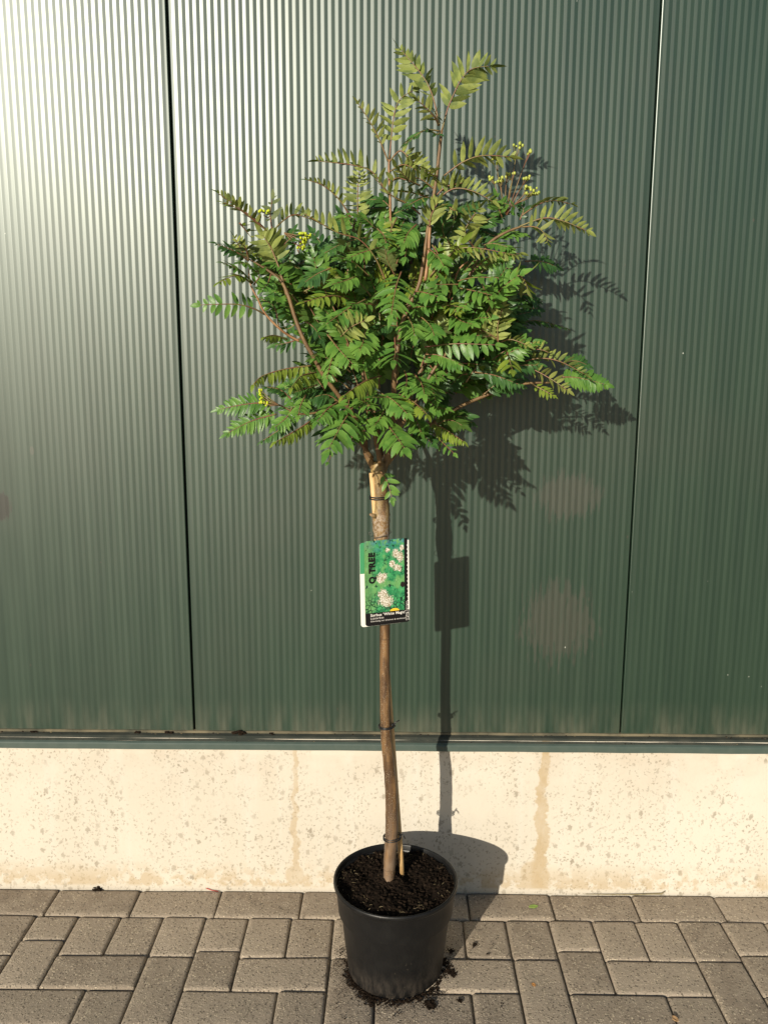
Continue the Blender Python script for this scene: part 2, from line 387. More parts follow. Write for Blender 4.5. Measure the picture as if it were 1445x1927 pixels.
# ------------------------------------------------------------------ metal wall and plinth
wall = tag(empty('metal_wall', (0, .022, 0)), 'dark green ribbed metal cladding wall rising above the concrete plinth', 'wall')
ZB, ZT = .431, 3.4
PY = 0.0                                  # front plane of the panels in wall space (wall stands at y = .022)
def panel(x0, x1):
    P = .01555; n = int(round((x1-x0-.014)/P)); P = (x1-x0-.014)/n; d = .00058
    prof = [(x0, .018), (x0, .0022), (x0+.0008, .0006), (x0+.0022, 0)]
    xs = x0+.007
    for i in range(n):
        a = xs+i*P
        prof += [(a+P*.02, 0), (a+P*.06, d*.05-.0001), (a+P*.46, -d*1.05), (a+P*.54, -d*1.05), (a+P*.94, d*.05-.0001)]
    prof += [(x1-.0062, 0), (x1-.0022, 0), (x1-.0008, .0006), (x1, .0022), (x1, .018)]
    V = [(x, PY+y, z) for z in (ZB, ZT) for x, y in prof]; m = len(prof)
    Fc = [(i, i+1, m+i+1, m+i) for i in range(m-1)]
    return mesh_obj('wall_panel', V, Fc, M['clad'], wall)
XJ = [(-2.620, -1.562), (-1.557, -.4995), (-.4945, .5750), (.5788, 1.636), (1.640, 2.7)]
for a, b in XJ: panel(a, b)
mb = MB(); mb.box(-2.62, 2.7, .016, .12, ZB-.02, ZT); mb.build('wall_core', M['core'], wall)
# drip flashing: dirty sloping ledge, folded lip
def sheet(name, prof, mat, x0=-2.6, x1=2.7, parent=wall, n=60):
    V = []; m = len(prof)
    for i in range(n+1):
        x = x0+(x1-x0)*i/n; w = random.uniform(-.0006, .0006)
        V += [(x, y, z+w) for y, z in prof]
    Fc = [(i*m+j, (i+1)*m+j, (i+1)*m+j+1, i*m+j+1) for i in range(n) for j in range(m-1)]
    return mesh_obj(name, V, Fc, mat, parent)
sheet('dust_line', [(.004, .4325), (-.003, .4318), (-.0045, .4262)], M['dust'])
sheet('ledge', [(-.0045, .4262), (-.016, .4242), (-.0275, .4150)], M['ledge'])
sheet('drip_flashing', [(-.0275, .4150), (-.0325, .4122), (-.0345, .4096), (-.0345, .3965), (-.0325, .3950), (-.024, .3953)], M['flash'])
mb = MB()                                 # grit lying on the ledge
for i in range(520):
    x = random.uniform(-1.3, 1.3); t = random.random(); r = random.choice((.0008, .001, .0013, .0018))
    mb.ball((x, -.004-.022*t, .4272-.012*t), r, random.choice((0, 0, 0, 1)), (1.6, 1, .7), .3, 5, 3)
for x, r in ((-.385, .011), (-.56, .006), (-.64, .005), (-.90, .005), (-.30, .004), (-.905, .004)):
    for j in range(14): mb.ball((x+random.uniform(-r, r)*1.4, -.008+random.uniform(-.005, .004), .427+random.uniform(0, r*.5)), r*random.uniform(.25, .5), 0, (1.3, 1, .8), .3, 5, 3)
mb.build('grit', [M['crumb'], M['straw']], wall)['kind'] = 'stuff'

pl = mesh_obj('concrete_plinth', [], [], M['conc'])
bm = bmesh.new()
nx, nz = 90, 10
g = [[bm.verts.new((-2.6+5.3*i/nx, random.uniform(-.0006, .0006), -.03+(.42+.03)*j/nz)) for i in range(nx+1)] for j in range(nz+1)]
bk = [[bm.verts.new((-2.6+5.3*i/nx, .2, z)) for i in range(nx+1)] for z in (-.03, .42)]
for j in range(nz):
    for i in range(nx): bm.faces.new((g[j][i], g[j][i+1], g[j+1][i+1], g[j+1][i]))
for i in range(nx): bm.faces.new((g[nz][i], g[nz][i+1], bk[1][i+1], bk[1][i])); bm.faces.new((bk[0][i], bk[0][i+1], g[0][i+1], g[0][i]))
bm.to_mesh(pl.data); bm.free()
pl.data.polygons.foreach_set('use_smooth', [True]*len(pl.data.polygons))
tag(pl, 'cream concrete plinth with dark pits and tan run-off stains under the green cladding', 'plinth')

# ------------------------------------------------------------------ pot with soil
PX, PYc, PH = .0115, -.273, .221
pot = tag(empty('plant_pot', (PX, PYc, 0)), 'black plastic nursery pot standing on the grey pavers', 'pot')
pot.scale = (1.055, 1.055, 1.0)
def lathe(name, prof, mat, parent, n=72, wob=0.0):
    V = []; m = len(prof)
    for i in range(n):
        a = 2*math.pi*i/n; q = 1+wob*math.sin(3*a+1)+wob*.6*math.sin(5*a)
        V += [(r*q*math.cos(a), r*q*math.sin(a), z) for r, z in prof]
    Fc = [(i*m+j, ((i+1) % n)*m+j, ((i+1) % n)*m+j+1, i*m+j+1) for i in range(n) for j in range(m-1)]
    return mesh_obj(name, V, Fc, mat, parent, None, True)
lathe('body', [(.0, .004), (.088, .004), (.0905, .0015), (.0975, .0015), (.1010, .006), (.1022, .016), (.1205, .196), (.1220, .206), (.1235, .2085)], M['pot'], pot, wob=.004)
lathe('rim', [(.1236, .2086), (.1288, .2092), (.1306, .2110), (.1314, .2140), (.1312, .2180), (.1303, .2205), (.1288, .2214), (.1270, .2206), (.1258, .2180), (.1240, .185), (.1215, .150)], M['pot'], pot, wob=.004)
SZ = .2085
def soil_h(x, y):
    r = math.hypot(x, y)
    tx, ty = x+.0135, y+.002
    return .012*math.exp(-(tx*tx+ty*ty)/.0009)+.006*math.sin(31*x+5*y)*math.sin(27*y-9*x)+-.004*(r/.12)**2+.002+.004*math.sin(80*x+3)*math.sin(70*y)
V = [(0, 0, soil_h(0, 0))]; Fc = []; nr, na = 22, 64
for i in range(1, nr+1):
    for j in range(na):
        r = .1242*i/nr; a = 2*math.pi*j/na; x, y = r*math.cos(a), r*math.sin(a)
        V.append((x, y, soil_h(x, y)+(random.uniform(-.0025, .0025) if i < nr else 0)))
for j in range(na): Fc.append((0, 1+j, 1+(j+1) % na))
for i in range(nr-1):
    for j in range(na): q = 1+i*na; Fc.append((q+j, q+na+j, q+na+(j+1) % na, q+(j+1) % na))
soil = mesh_obj('potting_soil', V, Fc, M['soil'], None, None, True, (PX, PYc, SZ)); soil.scale = (1.05, 1.05, 1.0)
tag(soil, 'dark brown potting soil filling the black pot around the trunk', 'soil', kind='stuff')
mb = MB()
for i in range(1500):
    r = .1225*math.sqrt(random.random()); a = random.uniform(0, 6.283); x, y = r*math.cos(a), r*math.sin(a)
    mb.ball((x, y, soil_h(x, y)+random.uniform(-.001, .003)), random.choice((.0012, .0018, .0025, .0035)), random.choice((0, 0, 1)), (1.2, 1, .8), .35, 5, 3)
for i in range(170):
    a = random.uniform(0, 6.283); r = random.uniform(.013, .030); x, y = -.0135+r*math.cos(a), -.002+r*math.sin(a)
    mb.ball((x, y, soil_h(x, y)+random.uniform(0, .004)), random.uniform(.0015, .0042), random.choice((0, 1)), (1.2, 1, .8), .35, 5, 3)
for i in range(80):
    r = .1225*math.sqrt(random.uniform(.45, 1)); a = random.uniform(0, 6.283); x, y = r*math.cos(a), r*math.sin(a)
    p = Vector((x, y, soil_h(x, y)+.003)); d = Vector((random.uniform(-1, 1), random.uniform(-1, 1), random.uniform(-.3, .6)))*random.uniform(.002, .006)
    mb.tube([p-d, p+d*.3+Vector((0, 0, .001)), p+d], random.choice((.0003, .0005)), 3, 2)
mb.build('soil_crumb', [M['soil'], M['crumb'], M['straw']], soil)['kind'] = 'stuff'

mb = MB()                                 # soil spilled round the foot of the pot
def spill(px, py, spread, n, rmax, sy=.7):
    c = ground_at(px, py)
    for i in range(n):
        d = random.gauss(0, 1)*spread; e = random.gauss(0, 1)*spread*sy; r = rmax*random.uniform(.25, 1)*max(.35, 1-abs(d)/(3*spread))
        x, y = c.x+d, c.y+e
        if (x-PX)**2+(y-PYc)**2 < .1045**2: continue
        mb.ball((x, y, r*.35+random.uniform(0, .001)), r, random.choice((0, 1)), (1.2, 1, .7), .35, 5, 3)
for a in ((668, 1838, .012, 170, .0032), (655, 1815, .009, 60, .0024), (690, 1868, .013, 150, .0034), (700, 1885, .010, 90, .0030), (845, 1828, .012, 150, .0034), (852, 1835, .008, 60, .0030),
          (838, 1812, .010, 90, .0036), (848, 1790, .007, 40, .003), (808, 1890, .008, 110, .0042), (812, 1894, .005, 60, .004), (864, 1884, .0035, 22, .004), (893, 1779, .0035, 24, .0034), (918, 1796, .002, 8, .003),
          (822, 1872, .012, 50, .002), (745, 1885, .03, 90, .002), (640, 1790, .005, 16, .002)): spill(*a)
for i in range(160):
    c = ground_at(random.uniform(560, 960), random.uniform(1740, 1925)); mb.ball((c.x, c.y, .001), random.uniform(.0006, .0016), 0, (1.3, 1, .6), .3, 5, 3)
for i in range(900):
    a = random.uniform(0, 6.283); r = .106+abs(random.gauss(0, .026))
    x, y = PX+r*math.cos(a), PYc+r*math.sin(a)
    if y < -.03: mb.ball((x, y, .0006), random.uniform(.0004, .0013), random.choice((0, 1)), (1.3, 1, .6), .3, 4, 3)
for i in range(420):                      # rim of crumbs hugging the foot of the pot
    a = random.choice((random.gauss(3.9, .5), random.gauss(5.6, .45), random.gauss(4.7, .8))); r = .1055+abs(random.gauss(0, .007))
    q = random.uniform(.0008, .0030); mb.ball((PX+r*math.cos(a), PYc+r*math.sin(a), q*.4), q, random.choice((0, 1)), (1.3, 1, .7), .35, 5, 3)
tag(mb.build('spilled_soil', [M['soil'], M['crumb']]), 'dark soil crumbs spilled on the pavers around the pot', 'soil', kind='stuff')

# ------------------------------------------------------------------ tree
TY = -.275
tree = tag(empty('rowan_tree', (at(732, 1660, TY).x, TY, SZ)), 'young rowan tree with feathery leaves on a bare trunk in the black pot', 'tree')
T0 = Vector(tree.location)
def local(p): return tuple(Vector(p)-T0)
def addtree(mb, name, mats, smooth=True):
    # built in world space; shifted so that the tree root is the origin
    o = mb.build(name, mats, tree, smooth); o.matrix_parent_inverse = Matrix.Translation(-T0)
    return o
def limb(pts, rpx, name='branch', mat='twigg', n=8, sub=5, jit=.06):
    """pts: (photo x, photo y, depth y); rpx: radius in photo pixels at each point"""
    P = [tuple(at(*p))+(r*mpp(p[2]),) for p, r in zip(pts, rpx)]
    Q = spline(P, (len(P)-1)*sub+1)
    mb = MB(); mb.tube([q[:3] for q in Q], [max(q[3], .0006) for q in Q], n, 0, True, jit)
    addtree(mb, name, M[mat]); return [Vector(q[:3]) for q in Q]
# trunk
limb([(731, 1700, TY), (732, 1655, TY), (733, 1625, TY), (736, 1580, TY), (737, 1540, TY), (736, 1490, TY), (732, 1440, TY), (727, 1395, TY), (725, 1350, TY), (724, 1280, TY), (724, 1200, TY), (724, 1120, TY), (722, 1060, TY), (719, 1025, TY), (718, 1005, TY), (717, 985, TY), (717, 965, TY), (716, 940, TY), (714, 910, TY), (712, 885, TY), (711, 868, TY)],
     [10.5, 11.5, 12.5, 13, 13, 12.5, 11.5, 11, 10.5, 10, 10, 10, 11, 13, 15.5, 17, 17, 15, 14.5, 14.5, 11], 'trunk', 'bark', 16, 6, .035)
mb = MB()                                 # pruned stub on the graft union
p = at(708, 972, TY-.012); mb.tube([p, p+Vector((-.008, -.004, .003)), p+Vector((-.013, -.006, .006))], [.005, .004, .0022], 7, 0, True, .2); addtree(mb, 'pruned_stub', M['bark'])

LIMBS = []
def L_(pts, r, mat='twigg', **k): LIMBS.append(limb(pts, [q*.82 for q in r], mat=mat, **k))
L_([(708, 888, -.275), (697, 868, -.28), (688, 848, -.285), (685, 822, -.29), (668, 785, -.30), (640, 748, -.32), (608, 705, -.335), (592, 675, -.34), (572, 640, -.345), (556, 600, -.345), (543, 558, -.345), (531, 532, -.345), (509, 512, -.345), (470, 488, -.35)], [9, 8.5, 7, 6, 5.5, 5.2, 5, 4.8, 4.6, 4.4, 4.2, 3.5, 2.8, 1.5])
L_([(540, 556, -.345), (531, 525, -.34), (522, 495, -.335), (512, 470, -.335), (500, 438, -.33)], [3.4, 2.8, 2.2, 1.8, 1.3])
L_([(563, 642, -.345), (545, 632, -.35), (527, 619, -.36), (499, 590, -.365), (485, 562, -.37), (472, 536, -.37), (468, 505, -.37)], [2.8, 2.7, 2.6, 2.4, 2, 1.8, 1.2], 'twig')
L_([(720, 885, -.265), (730, 855, -.26), (738, 800, -.27), (741, 740, -.30), (742, 705, -.31), (748, 655, -.31), (758, 605, -.30), (775, 565, -.29), (790, 530, -.285), (799, 475, -.28), (806, 425, -.28), (814, 380, -.275), (821, 335, -.275), (826, 290, -.275), (831, 246, -.275)], [10, 9, 7.5, 6.5, 6, 5.2, 4.8, 4.6, 4.4, 4.2, 4, 3.8, 3.6, 3.6, 3])
L_([(800, 528, -.29), (806, 480, -.287), (808, 440, -.285), (812, 405, -.28)], [4, 3.6, 3.2, 2], 'twig')
L_([(745, 690, -.27), (742, 600, -.25), (738, 500, -.24), (735, 430, -.245), (734, 370, -.25), (732, 330, -.25), (732, 300, -.25)], [4.5, 3.8, 3.4, 3, 2.6, 2.4, 2], 'twig')
L_([(728, 872, -.255), (760, 835, -.245), (810, 800, -.235), (860, 768, -.225), (920, 742, -.22), (982, 723, -.22), (1034, 720, -.22)], [7, 6, 5, 4.2, 3.6, 3, 2], 'twigg')
L_([(735, 830, -.25), (765, 760, -.24), (800, 680, -.24), (838, 600, -.24), (870, 540, -.24), (895, 495, -.24), (919, 459, -.24), (950, 438, -.24), (981, 426, -.24)], [6, 5.2, 4.6, 4, 3.8, 3.6, 3.4, 3, 2], 'twigg')
L_([(700, 862, -.285), (660, 812, -.33), (616, 778, -.37), (566, 779, -.39), (528, 763, -.40)], [5, 4, 3, 2.6, 1.6], 'twigg')
L_([(716, 875, -.29), (700, 790, -.31), (682, 700, -.32), (668, 610, -.30), (655, 530, -.28), (662, 450, -.27), (668, 412, -.265)], [6, 5, 4.4, 3.6, 3, 2.4, 1.8])
L_([(735, 830, -.29), (775, 770, -.33), (820, 690, -.34), (870, 640, -.33), (925, 632, -.32)], [5, 4.2, 3.6, 3, 1.8])
L_([(832, 600, -.26), (845, 560, -.27), (862, 510, -.27), (880, 492, -.27)], [3, 2.6, 2.2, 1.5], 'twig')
L_([(722, 875, -.25), (750, 780, -.17), (800, 690, -.14), (880, 620, -.13), (960, 600, -.12)], [5, 4, 3.4, 2.8, 1.6])
L_([(722, 875, -.25), (700, 760, -.18), (660, 640, -.15), (600, 540, -.15), (560, 470, -.16)], [5, 4, 3.4, 2.8, 1.6])

# ---- a compound leaf: stalk plus paired leaflets and one at the tip
ST = (0.0, .10, .30, .55, .80, 1.0); WD = (.10, .70, 1.0, .96, .62, .02)
def leaf(pts, nrm, pairs, lpx, fold=0.0, mat='l_green', droop=.18, wid=.175, p0=.2, ang=64, tipsize=1.0, into=None):
    """pts: (photo x, photo y, depth y) from the base of the stalk to the tip; nrm: where the upper face looks"""
    P = [tuple(at(*p)) for p in pts]
    if len(P) == 2:
        a, b = Vector(P[0]), Vector(P[1]); P = [P[0], tuple((a+b)/2+Vector(nrm).normalized()*(b-a).length*.05), P[1]]
    D = [Vector(q) for q in spline(P, 73)]; acc = [0.0]
    for q, w in zip(D, D[1:]): acc.append(acc[-1]+(w-q).length)
    Q = []; j = 0
    for i in range(25):                        # even steps along the curve
        t = acc[-1]*i/24
        while j < 71 and acc[j+1] < t: j += 1
        Q.append(D[j].lerp(D[j+1], min(1.0, (t-acc[j])/max(acc[j+1]-acc[j], 1e-9))))
    back = Vector(nrm).y > .15                 # seen from below: narrow, loosely twisted leaflets
    if not back and pairs > 6: pairs = int(pairs*1.15+.5)
    if back: wid *= .90; lpx *= 1.12; pairs = max(3, int(pairs*.92)); ang += 4
    lpx *= 1.02; tws = .85 if back else .35
    lm = lpx*mpp(pts[len(pts)//2][2])
    V = []; Fc = []; mi = []; n0 = Vector(nrm).normalized()
    mb = MB(); L = (Q[-1]-Q[0]).length
    mb.tube(Q[:-1], [.0017*(1-.72*i/24) for i in range(24)], 4, 1, True)
    V, Fc, mi = mb.v, mb.f, mb.mi
    def blade(p, d, nl, length, w, curl):
        d = d.normalized(); nl = (nl-d*nl.dot(d)).normalized(); s = d.cross(nl)
        b = len(V); tw = random.uniform(-.15, .15); rl = random.uniform(-tws, tws); sk = random.uniform(-.06, .06)
        for u, q in zip(ST, WD):
            c = p + d*(length*u) - nl*(curl*length*u*u) + s*(sk*length*u*u)
            ss = s*math.cos(tw*u+rl)+nl*math.sin(tw*u+rl)
            h = w*q; e = nl*(h*.22)
            V.append(tuple(c - ss*h + e)); V.append(tuple(c)); V.append(tuple(c + ss*h + e))
        for i in range(len(ST)-1):
            k = b+3*i
            Fc.append((k, k+1, k+4, k+3)); Fc.append((k+1, k+2, k+5, k+4)); mi.extend((0, 0))
    for i in range(pairs):
        u = p0+(0.97-p0)*(i/max(pairs-1, 1))**.97; t = u*24; k = min(int(t), 23); fr = t-k
        p = Q[k].lerp(Q[k+1], fr); T = (Q[min(k+2, 24)]-Q[max(k-1, 0)]).normalized()
        N = (n0-T*n0.dot(T))
        if N.length < .05: N = Vector((0, 0, 1))-T*T.z
        N.normalize(); Sd = T.cross(N)
        v = (u-p0)/(0.97-p0); size = (.72+.42*math.sin(math.pi*min(1, v*.9+.12)))*(1-.42*max(0, v-.55)/.45)
        for s in (-1, 1):
            f = R(fold+random.uniform(-9, 9)); a = R(ang-16*v+random.uniform(-6, 6))
            d = T*math.cos(a)+(Sd*s*math.cos(f)+N*math.sin(f))*math.sin(a)
            nl = N*math.cos(f)-Sd*s*math.sin(f)
            le = lm*size*random.uniform(.90, 1.08)
            if random.random() < .025: continue
            if random.random() < .12: d = (d+T*random.uniform(-.35, .35)+N*random.uniform(-.4, .25)).normalized()
            blade(p+T*random.uniform(-.0015, .0015), d, nl, le, lm*wid*min(1, size+.12)*random.uniform(.9, 1.08), droop*random.uniform(.5, 1.6))
    T = (Q[-1]-Q[-3]).normalized(); N = n0-T*n0.dot(T); N = N.normalized() if N.length > .05 else Vector((0, 0, 1))
    blade(Q[-2]-T*.001, T, N, lm*.82*tipsize, lm*wid*.95, droop)
    if into is not None:
        b = len(into.v); into.v += V; into.f += [tuple(b+q for q in f) for f in Fc]; into.mi += [0 if q == 0 else 1 for q in mi]; return
    o = mesh_obj('leaf', V, Fc, [M[mat], M['rachis']], tree, mi, True)
    o.matrix_parent_inverse = Matrix.Translation(-T0)
    return o

CR = dict(A=(560, 260, 300), B=(780, 240, 340), C=(560, 480, 300), D=(820, 500, 340), E=(360, 340, 280), F=(580, 660, 320), G=(660, 70, 300), H=(380, 600, 280))
def lf(cr, pts, yb, yt, nrm, pairs, lpx, fold=0, mat='l_green', **k):
    ox, oy, sz = CR[cr]; s = sz/1445; n = len(pts)
    leaf([(ox+x*s, oy+y*s, yb+(yt-yb)*i/(n-1)) for i, (x, y) in enumerate(pts)], nrm, pairs, lpx, fold, mat, **k)
UPB = (0, .55, .8)
# top shoots
lf('G', [(805, 800), (700, 430), (440, 95)], -.275, -.25, (-.6, .65, .35), 13, 29, 32, 'l_pale', ang=52, p0=.34)
lf('G', [(825, 850), (900, 590), (1060, 310), (1290, 260)], -.275, -.29, (.45, .7, .5), 12, 33, 30, 'l_pale', ang=58, p0=.28)
lf('G', [(350, 1100), (390, 720), (450, 560), (590, 470)], -.25, -.25, (.4, .75, .45), 10, 27, 22, 'l_pale', p0=.25)
lf('G', [(340, 1130), (260, 930), (170, 760), (60, 590)], -.25, -.27, (.5, .6, .6), 9, 20, 40, 'l_lime', p0=.28)
lf('G', [(805, 850), (660, 850), (470, 985)], -.28, -.31, (-.2, -.2, 1), 10, 21, 5, 'l_dark')
lf('G', [(795, 800), (740, 700), (605, 570)], -.28, -.33, (-.3, .5, .8), 7, 19, 35, 'l_lime')
lf('G', [(790, 800), (770, 700), (730, 640)], -.27, -.22, (.5, .2, .8), 5, 18, 10, 'l_dark')
lf('G', [(350, 1130), (450, 1030), (560, 1130), (750, 1270)], -.25, -.28, (.3, .55, .75), 12, 20, 38, 'l_pale', p0=.3)
lf('G', [(800, 870), (780, 880), (700, 830)], -.28, -.30, (0, -.5, .8), 4, 16, 0, 'l_dark')
# upper middle
lf('A', [(830, 520), (690, 320), (530, 250), (160, 205)], -.27, -.30, (.1, .55, .85), 13, 23, 55, 'l_pale', p0=.22)
lf('A', [(500, 750), (380, 560), (230, 430), (70, 375)], -.27, -.31, (.5, .35, .8), 11, 17, 35, 'l_pale', p0=.3)
lf('A', [(548, 745), (545, 500), (560, 275)], -.26, -.22, (.25, .9, .2), 13, 24, 8, 'l_pale', ang=72, p0=.1)
lf('A', [(800, 1300), (700, 1080), (560, 920), (350, 850), (20, 660)], -.30, -.36, (.1, .45, .9), 12, 27, 45, 'l_pale', p0=.3)
lf('A', [(1110, 690), (1000, 600), (840, 510), (690, 350)], -.28, -.33, (.2, .45, .9), 9, 22, 40, 'l_pale')
lf('A', [(900, 720), (860, 800), (815, 900)], -.25, -.30, (.3, .8, -.1), 3, 22, 0, 'l_pale', wid=.2)
lf('A', [(850, 740), (850, 860), (830, 960)], -.25, -.33, (0, -.7, .7), 5, 24, 0, 'l_lime')
lf('A', [(1240, 560), (1060, 500), (880, 480)], -.28, -.31, (0, -.1, 1), 8, 22, 20, 'l_dark')
lf('A', [(1195, 800), (1210, 700), (1270, 580)], -.30, -.31, (-.1, .95, .2), 7, 25, 12, 'l_pale', ang=50, p0=.05)
lf('A', [(1110, 430), (1010, 380), (915, 280)], -.28, -.34, (-.2, .8, .5), 8, 18, 45, 'l_lime')
lf('A', [(1270, 350), (1200, 320), (1210, 280)], -.28, -.33, (.2, .7, .5), 4, 20, 30, 'l_lime')
lf('A', [(1260, 420), (1150, 440), (1060, 500)], -.27, -.25, (0, -.4, .9), 7, 22, 0, 'l_dark')
lf('A', [(650, 1250), (470, 1100), (350, 1100)], -.30, -.38, (-.1, -.75, .6), 7, 28, 0, 'l_green')
lf('A', [(620, 900), (420, 950), (230, 1050)], -.28, -.33, (-.1, -.55, .8), 9, 22, 0, 'l_dark')
lf('A', [(800, 980), (640, 1020), (470, 1080)], -.29, -.34, (-.1, -.7, .7), 8, 24, -5, 'l_green')
lf('A', [(720, 820), (780, 880), (800, 960)], -.28, -.36, (.2, -.8, .5), 5, 24, 0, 'l_green')
lf('A', [(880, 1240), (820, 1120), (790, 1000)], -.30, -.34, (-.1, -.4, .9), 8, 24, 10, 'l_green')
lf('A', [(1080, 780), (1000, 860), (960, 960)], -.27, -.33, (.1, -.8, .5), 7, 30, -10, 'l_green')
lf('A', [(1100, 900), (1010, 960), (970, 1090)], -.26, -.33, (-.1, -.8, .5), 5, 26, -10, 'l_green')
lf('A', [(1000, 720), (960, 760), (930, 820)], -.22, -.25, (0, -.9, .3), 5, 25, 0, 'l_dark')
lf('A', [(1330, 900), (1310, 820), (1330, 740)], -.24, -.26, (0, -.9, .4), 6, 24, 0, 'l_dark')
lf('A', [(1260, 560), (1150, 540), (980, 620)], -.28, -.32, (0, -.3, .9), 9, 24, 0, 'l_dark')
lf('A', [(1255, 480), (1130, 380), (990, 340)], -.27, -.29, (.1, .5, .8), 9, 22, 30, 'l_pale')
lf('A', [(845, 420), (900, 360), (1040, 400)], -.25, -.28, (0, .3, .9), 8, 22, 25, 'l_pale')
lf('A', [(840, 300), (960, 240), (1090, 300)], -.25, -.28, (0, .4, .9), 9, 21, 25, 'l_pale')
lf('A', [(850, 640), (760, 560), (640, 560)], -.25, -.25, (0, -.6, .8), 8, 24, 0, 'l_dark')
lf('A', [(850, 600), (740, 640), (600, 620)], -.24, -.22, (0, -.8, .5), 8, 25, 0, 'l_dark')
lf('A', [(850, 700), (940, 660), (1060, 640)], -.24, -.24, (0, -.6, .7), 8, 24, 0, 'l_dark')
lf('A', [(560, 780), (470, 720), (360, 740)], -.27, -.30, (-.1, -.5, .8), 8, 24, 0, 'l_green')
lf('A', [(700, 820), (620, 740), (520, 700)], -.27, -.29, (-.1, -.5, .8), 8, 25, 0, 'l_green')
lf('A', [(1240, 650), (1330, 600), (1440, 640)], -.26, -.26, (.1, -.5, .8), 8, 24, 0, 'l_dark')
lf('B', [(175, 540), (260, 470), (400, 440)], -.27, -.28, (0, .4, .9), 9, 22, 30, 'l_pale')
lf('B', [(300, 760), (380, 660), (500, 600)], -.24, -.24, (.1, -.5, .8), 9, 24, 0, 'l_dark')
lf('B', [(480, 830), (580, 740), (700, 700)], -.23, -.22, (.1, -.5, .8), 9, 24, 0, 'l_dark')
lf('B', [(640, 900), (760, 830), (870, 850)], -.22, -.22, (.1, -.5, .8), 9, 22, 0, 'l_green')
lf('B', [(540, 940), (640, 930), (760, 960)], -.25, -.28, (0, -.5, .8), 8, 23, 0, 'l_green')
lf('E', [(640, 900), (560, 820), (470, 800)], -.36, -.40, (-.1, -.6, .7), 7, 22, 0, 'l_green')
lf('E', [(880, 640), (960, 560), (1000, 480)], -.31, -.30, (.1, -.3, .9), 7, 22, 0, 'l_dark')
# right upper
lf('B', [(235, 385), (380, 280), (540, 225), (780, 235)], -.275, -.29, (-.15, .75, .6), 10, 28, 35, 'l_pale', p0=.2, ang=58)
lf('B', [(170, 585), (310, 490), (470, 510), (640, 600)], -.275, -.30, (0, .55, .8), 12, 22, 40, 'l_pale', p0=.2)
lf('B', [(405, 810), (460, 720), (520, 640)], -.25, -.25, (-.1, .9, .35), 8, 24, 8, 'l_pale', p0=.05)
lf('B', [(860, 700), (1000, 610), (1120, 585), (1265, 615)], -.24, -.22, (0, .2, 1), 10, 18, 15, 'l_pale')
lf('B', [(840, 790), (1030, 725), (1180, 745), (1395, 835)], -.24, -.265, (-.1, .7, .65), 11, 23, 40, 'l_pale', p0=.22)
lf('B', [(860, 795), (960, 795), (1030, 840), (1065, 920)], -.25, -.30, (-.3, .75, .45), 7, 22, 35, 'l_lime')
lf('B', [(120, 1195), (290, 1010), (460, 960), (850, 1030)], -.29, -.33, (.0, .4, .9), 12, 19, -45, 'l_lime', p0=.35)
lf('B', [(400, 1230), (560, 1060), (720, 1010), (860, 1010)], -.28, -.28, (0, .4, .9), 9, 20, -30, 'l_pale', p0=.35)
lf('B', [(690, 1185), (850, 1190), (905, 1300)], -.28, -.33, (-.35, .8, .3), 7, 32, 20, 'l_lime', wid=.14)
lf('B', [(340, 1230), (480, 1200), (690, 1200)], -.30, -.38, (0, -.45, .9), 5, 30, 0, 'l_green', wid=.2)
lf('B', [(880, 1070), (1010, 1070), (1150, 1120)], -.13, -.10, (0, -.85, .5), 9, 21, 0, 'l_dark')
lf('B', [(710, 890), (620, 860), (530, 820)], -.20, -.20, (0, -.7, .7), 8, 20, 0, 'l_dark')
lf('B', [(700, 720), (670, 640), (650, 550)], -.24, -.26, (-.1, -.8, .4), 5, 22, 20, 'l_green')
lf('B', [(740, 700), (690, 620), (600, 590)], -.23, -.24, (-.2, -.4, .8), 5, 18, 0, 'l_dark')
lf('B', [(740, 690), (800, 640), (700, 600)], -.23, -.26, (.1, -.7, .6), 4, 18, 0, 'l_green')
lf('B', [(840, 740), (870, 660), (850, 610)], -.22, -.22, (0, -.5, .8), 5, 16, 0, 'l_dark')
lf('B', [(510, 1000), (430, 900), (400, 820)], -.27, -.30, (.2, .7, .4), 6, 26, 15, 'l_pale')
lf('B', [(310, 1000), (260, 900), (200, 880)], -.28, -.36, (0, -.6, .7), 6, 24, 0, 'l_green')
lf('B', [(140, 940), (180, 1000), (215, 1080)], -.30, -.32, (-.7, .5, .3), 4, 22, 20, 'l_lime')
lf('B', [(300, 680), (300, 800), (250, 870)], -.22, -.22, (0, -.9, .3), 7, 25, 0, 'l_dark')
lf('B', [(280, 640), (310, 660), (330, 665)], -.29, -.31, (0, .9, .3), 2, 22, 0, 'l_lime')
lf('B', [(540, 1250), (560, 1300), (600, 1390)], -.29, -.36, (.1, -.7, .6), 5, 28, 0, 'l_green')
lf('B', [(830, 1330), (900, 1340), (990, 1390)], -.16, -.13, (0, -.8, .6), 8, 22, 0, 'l_dark')
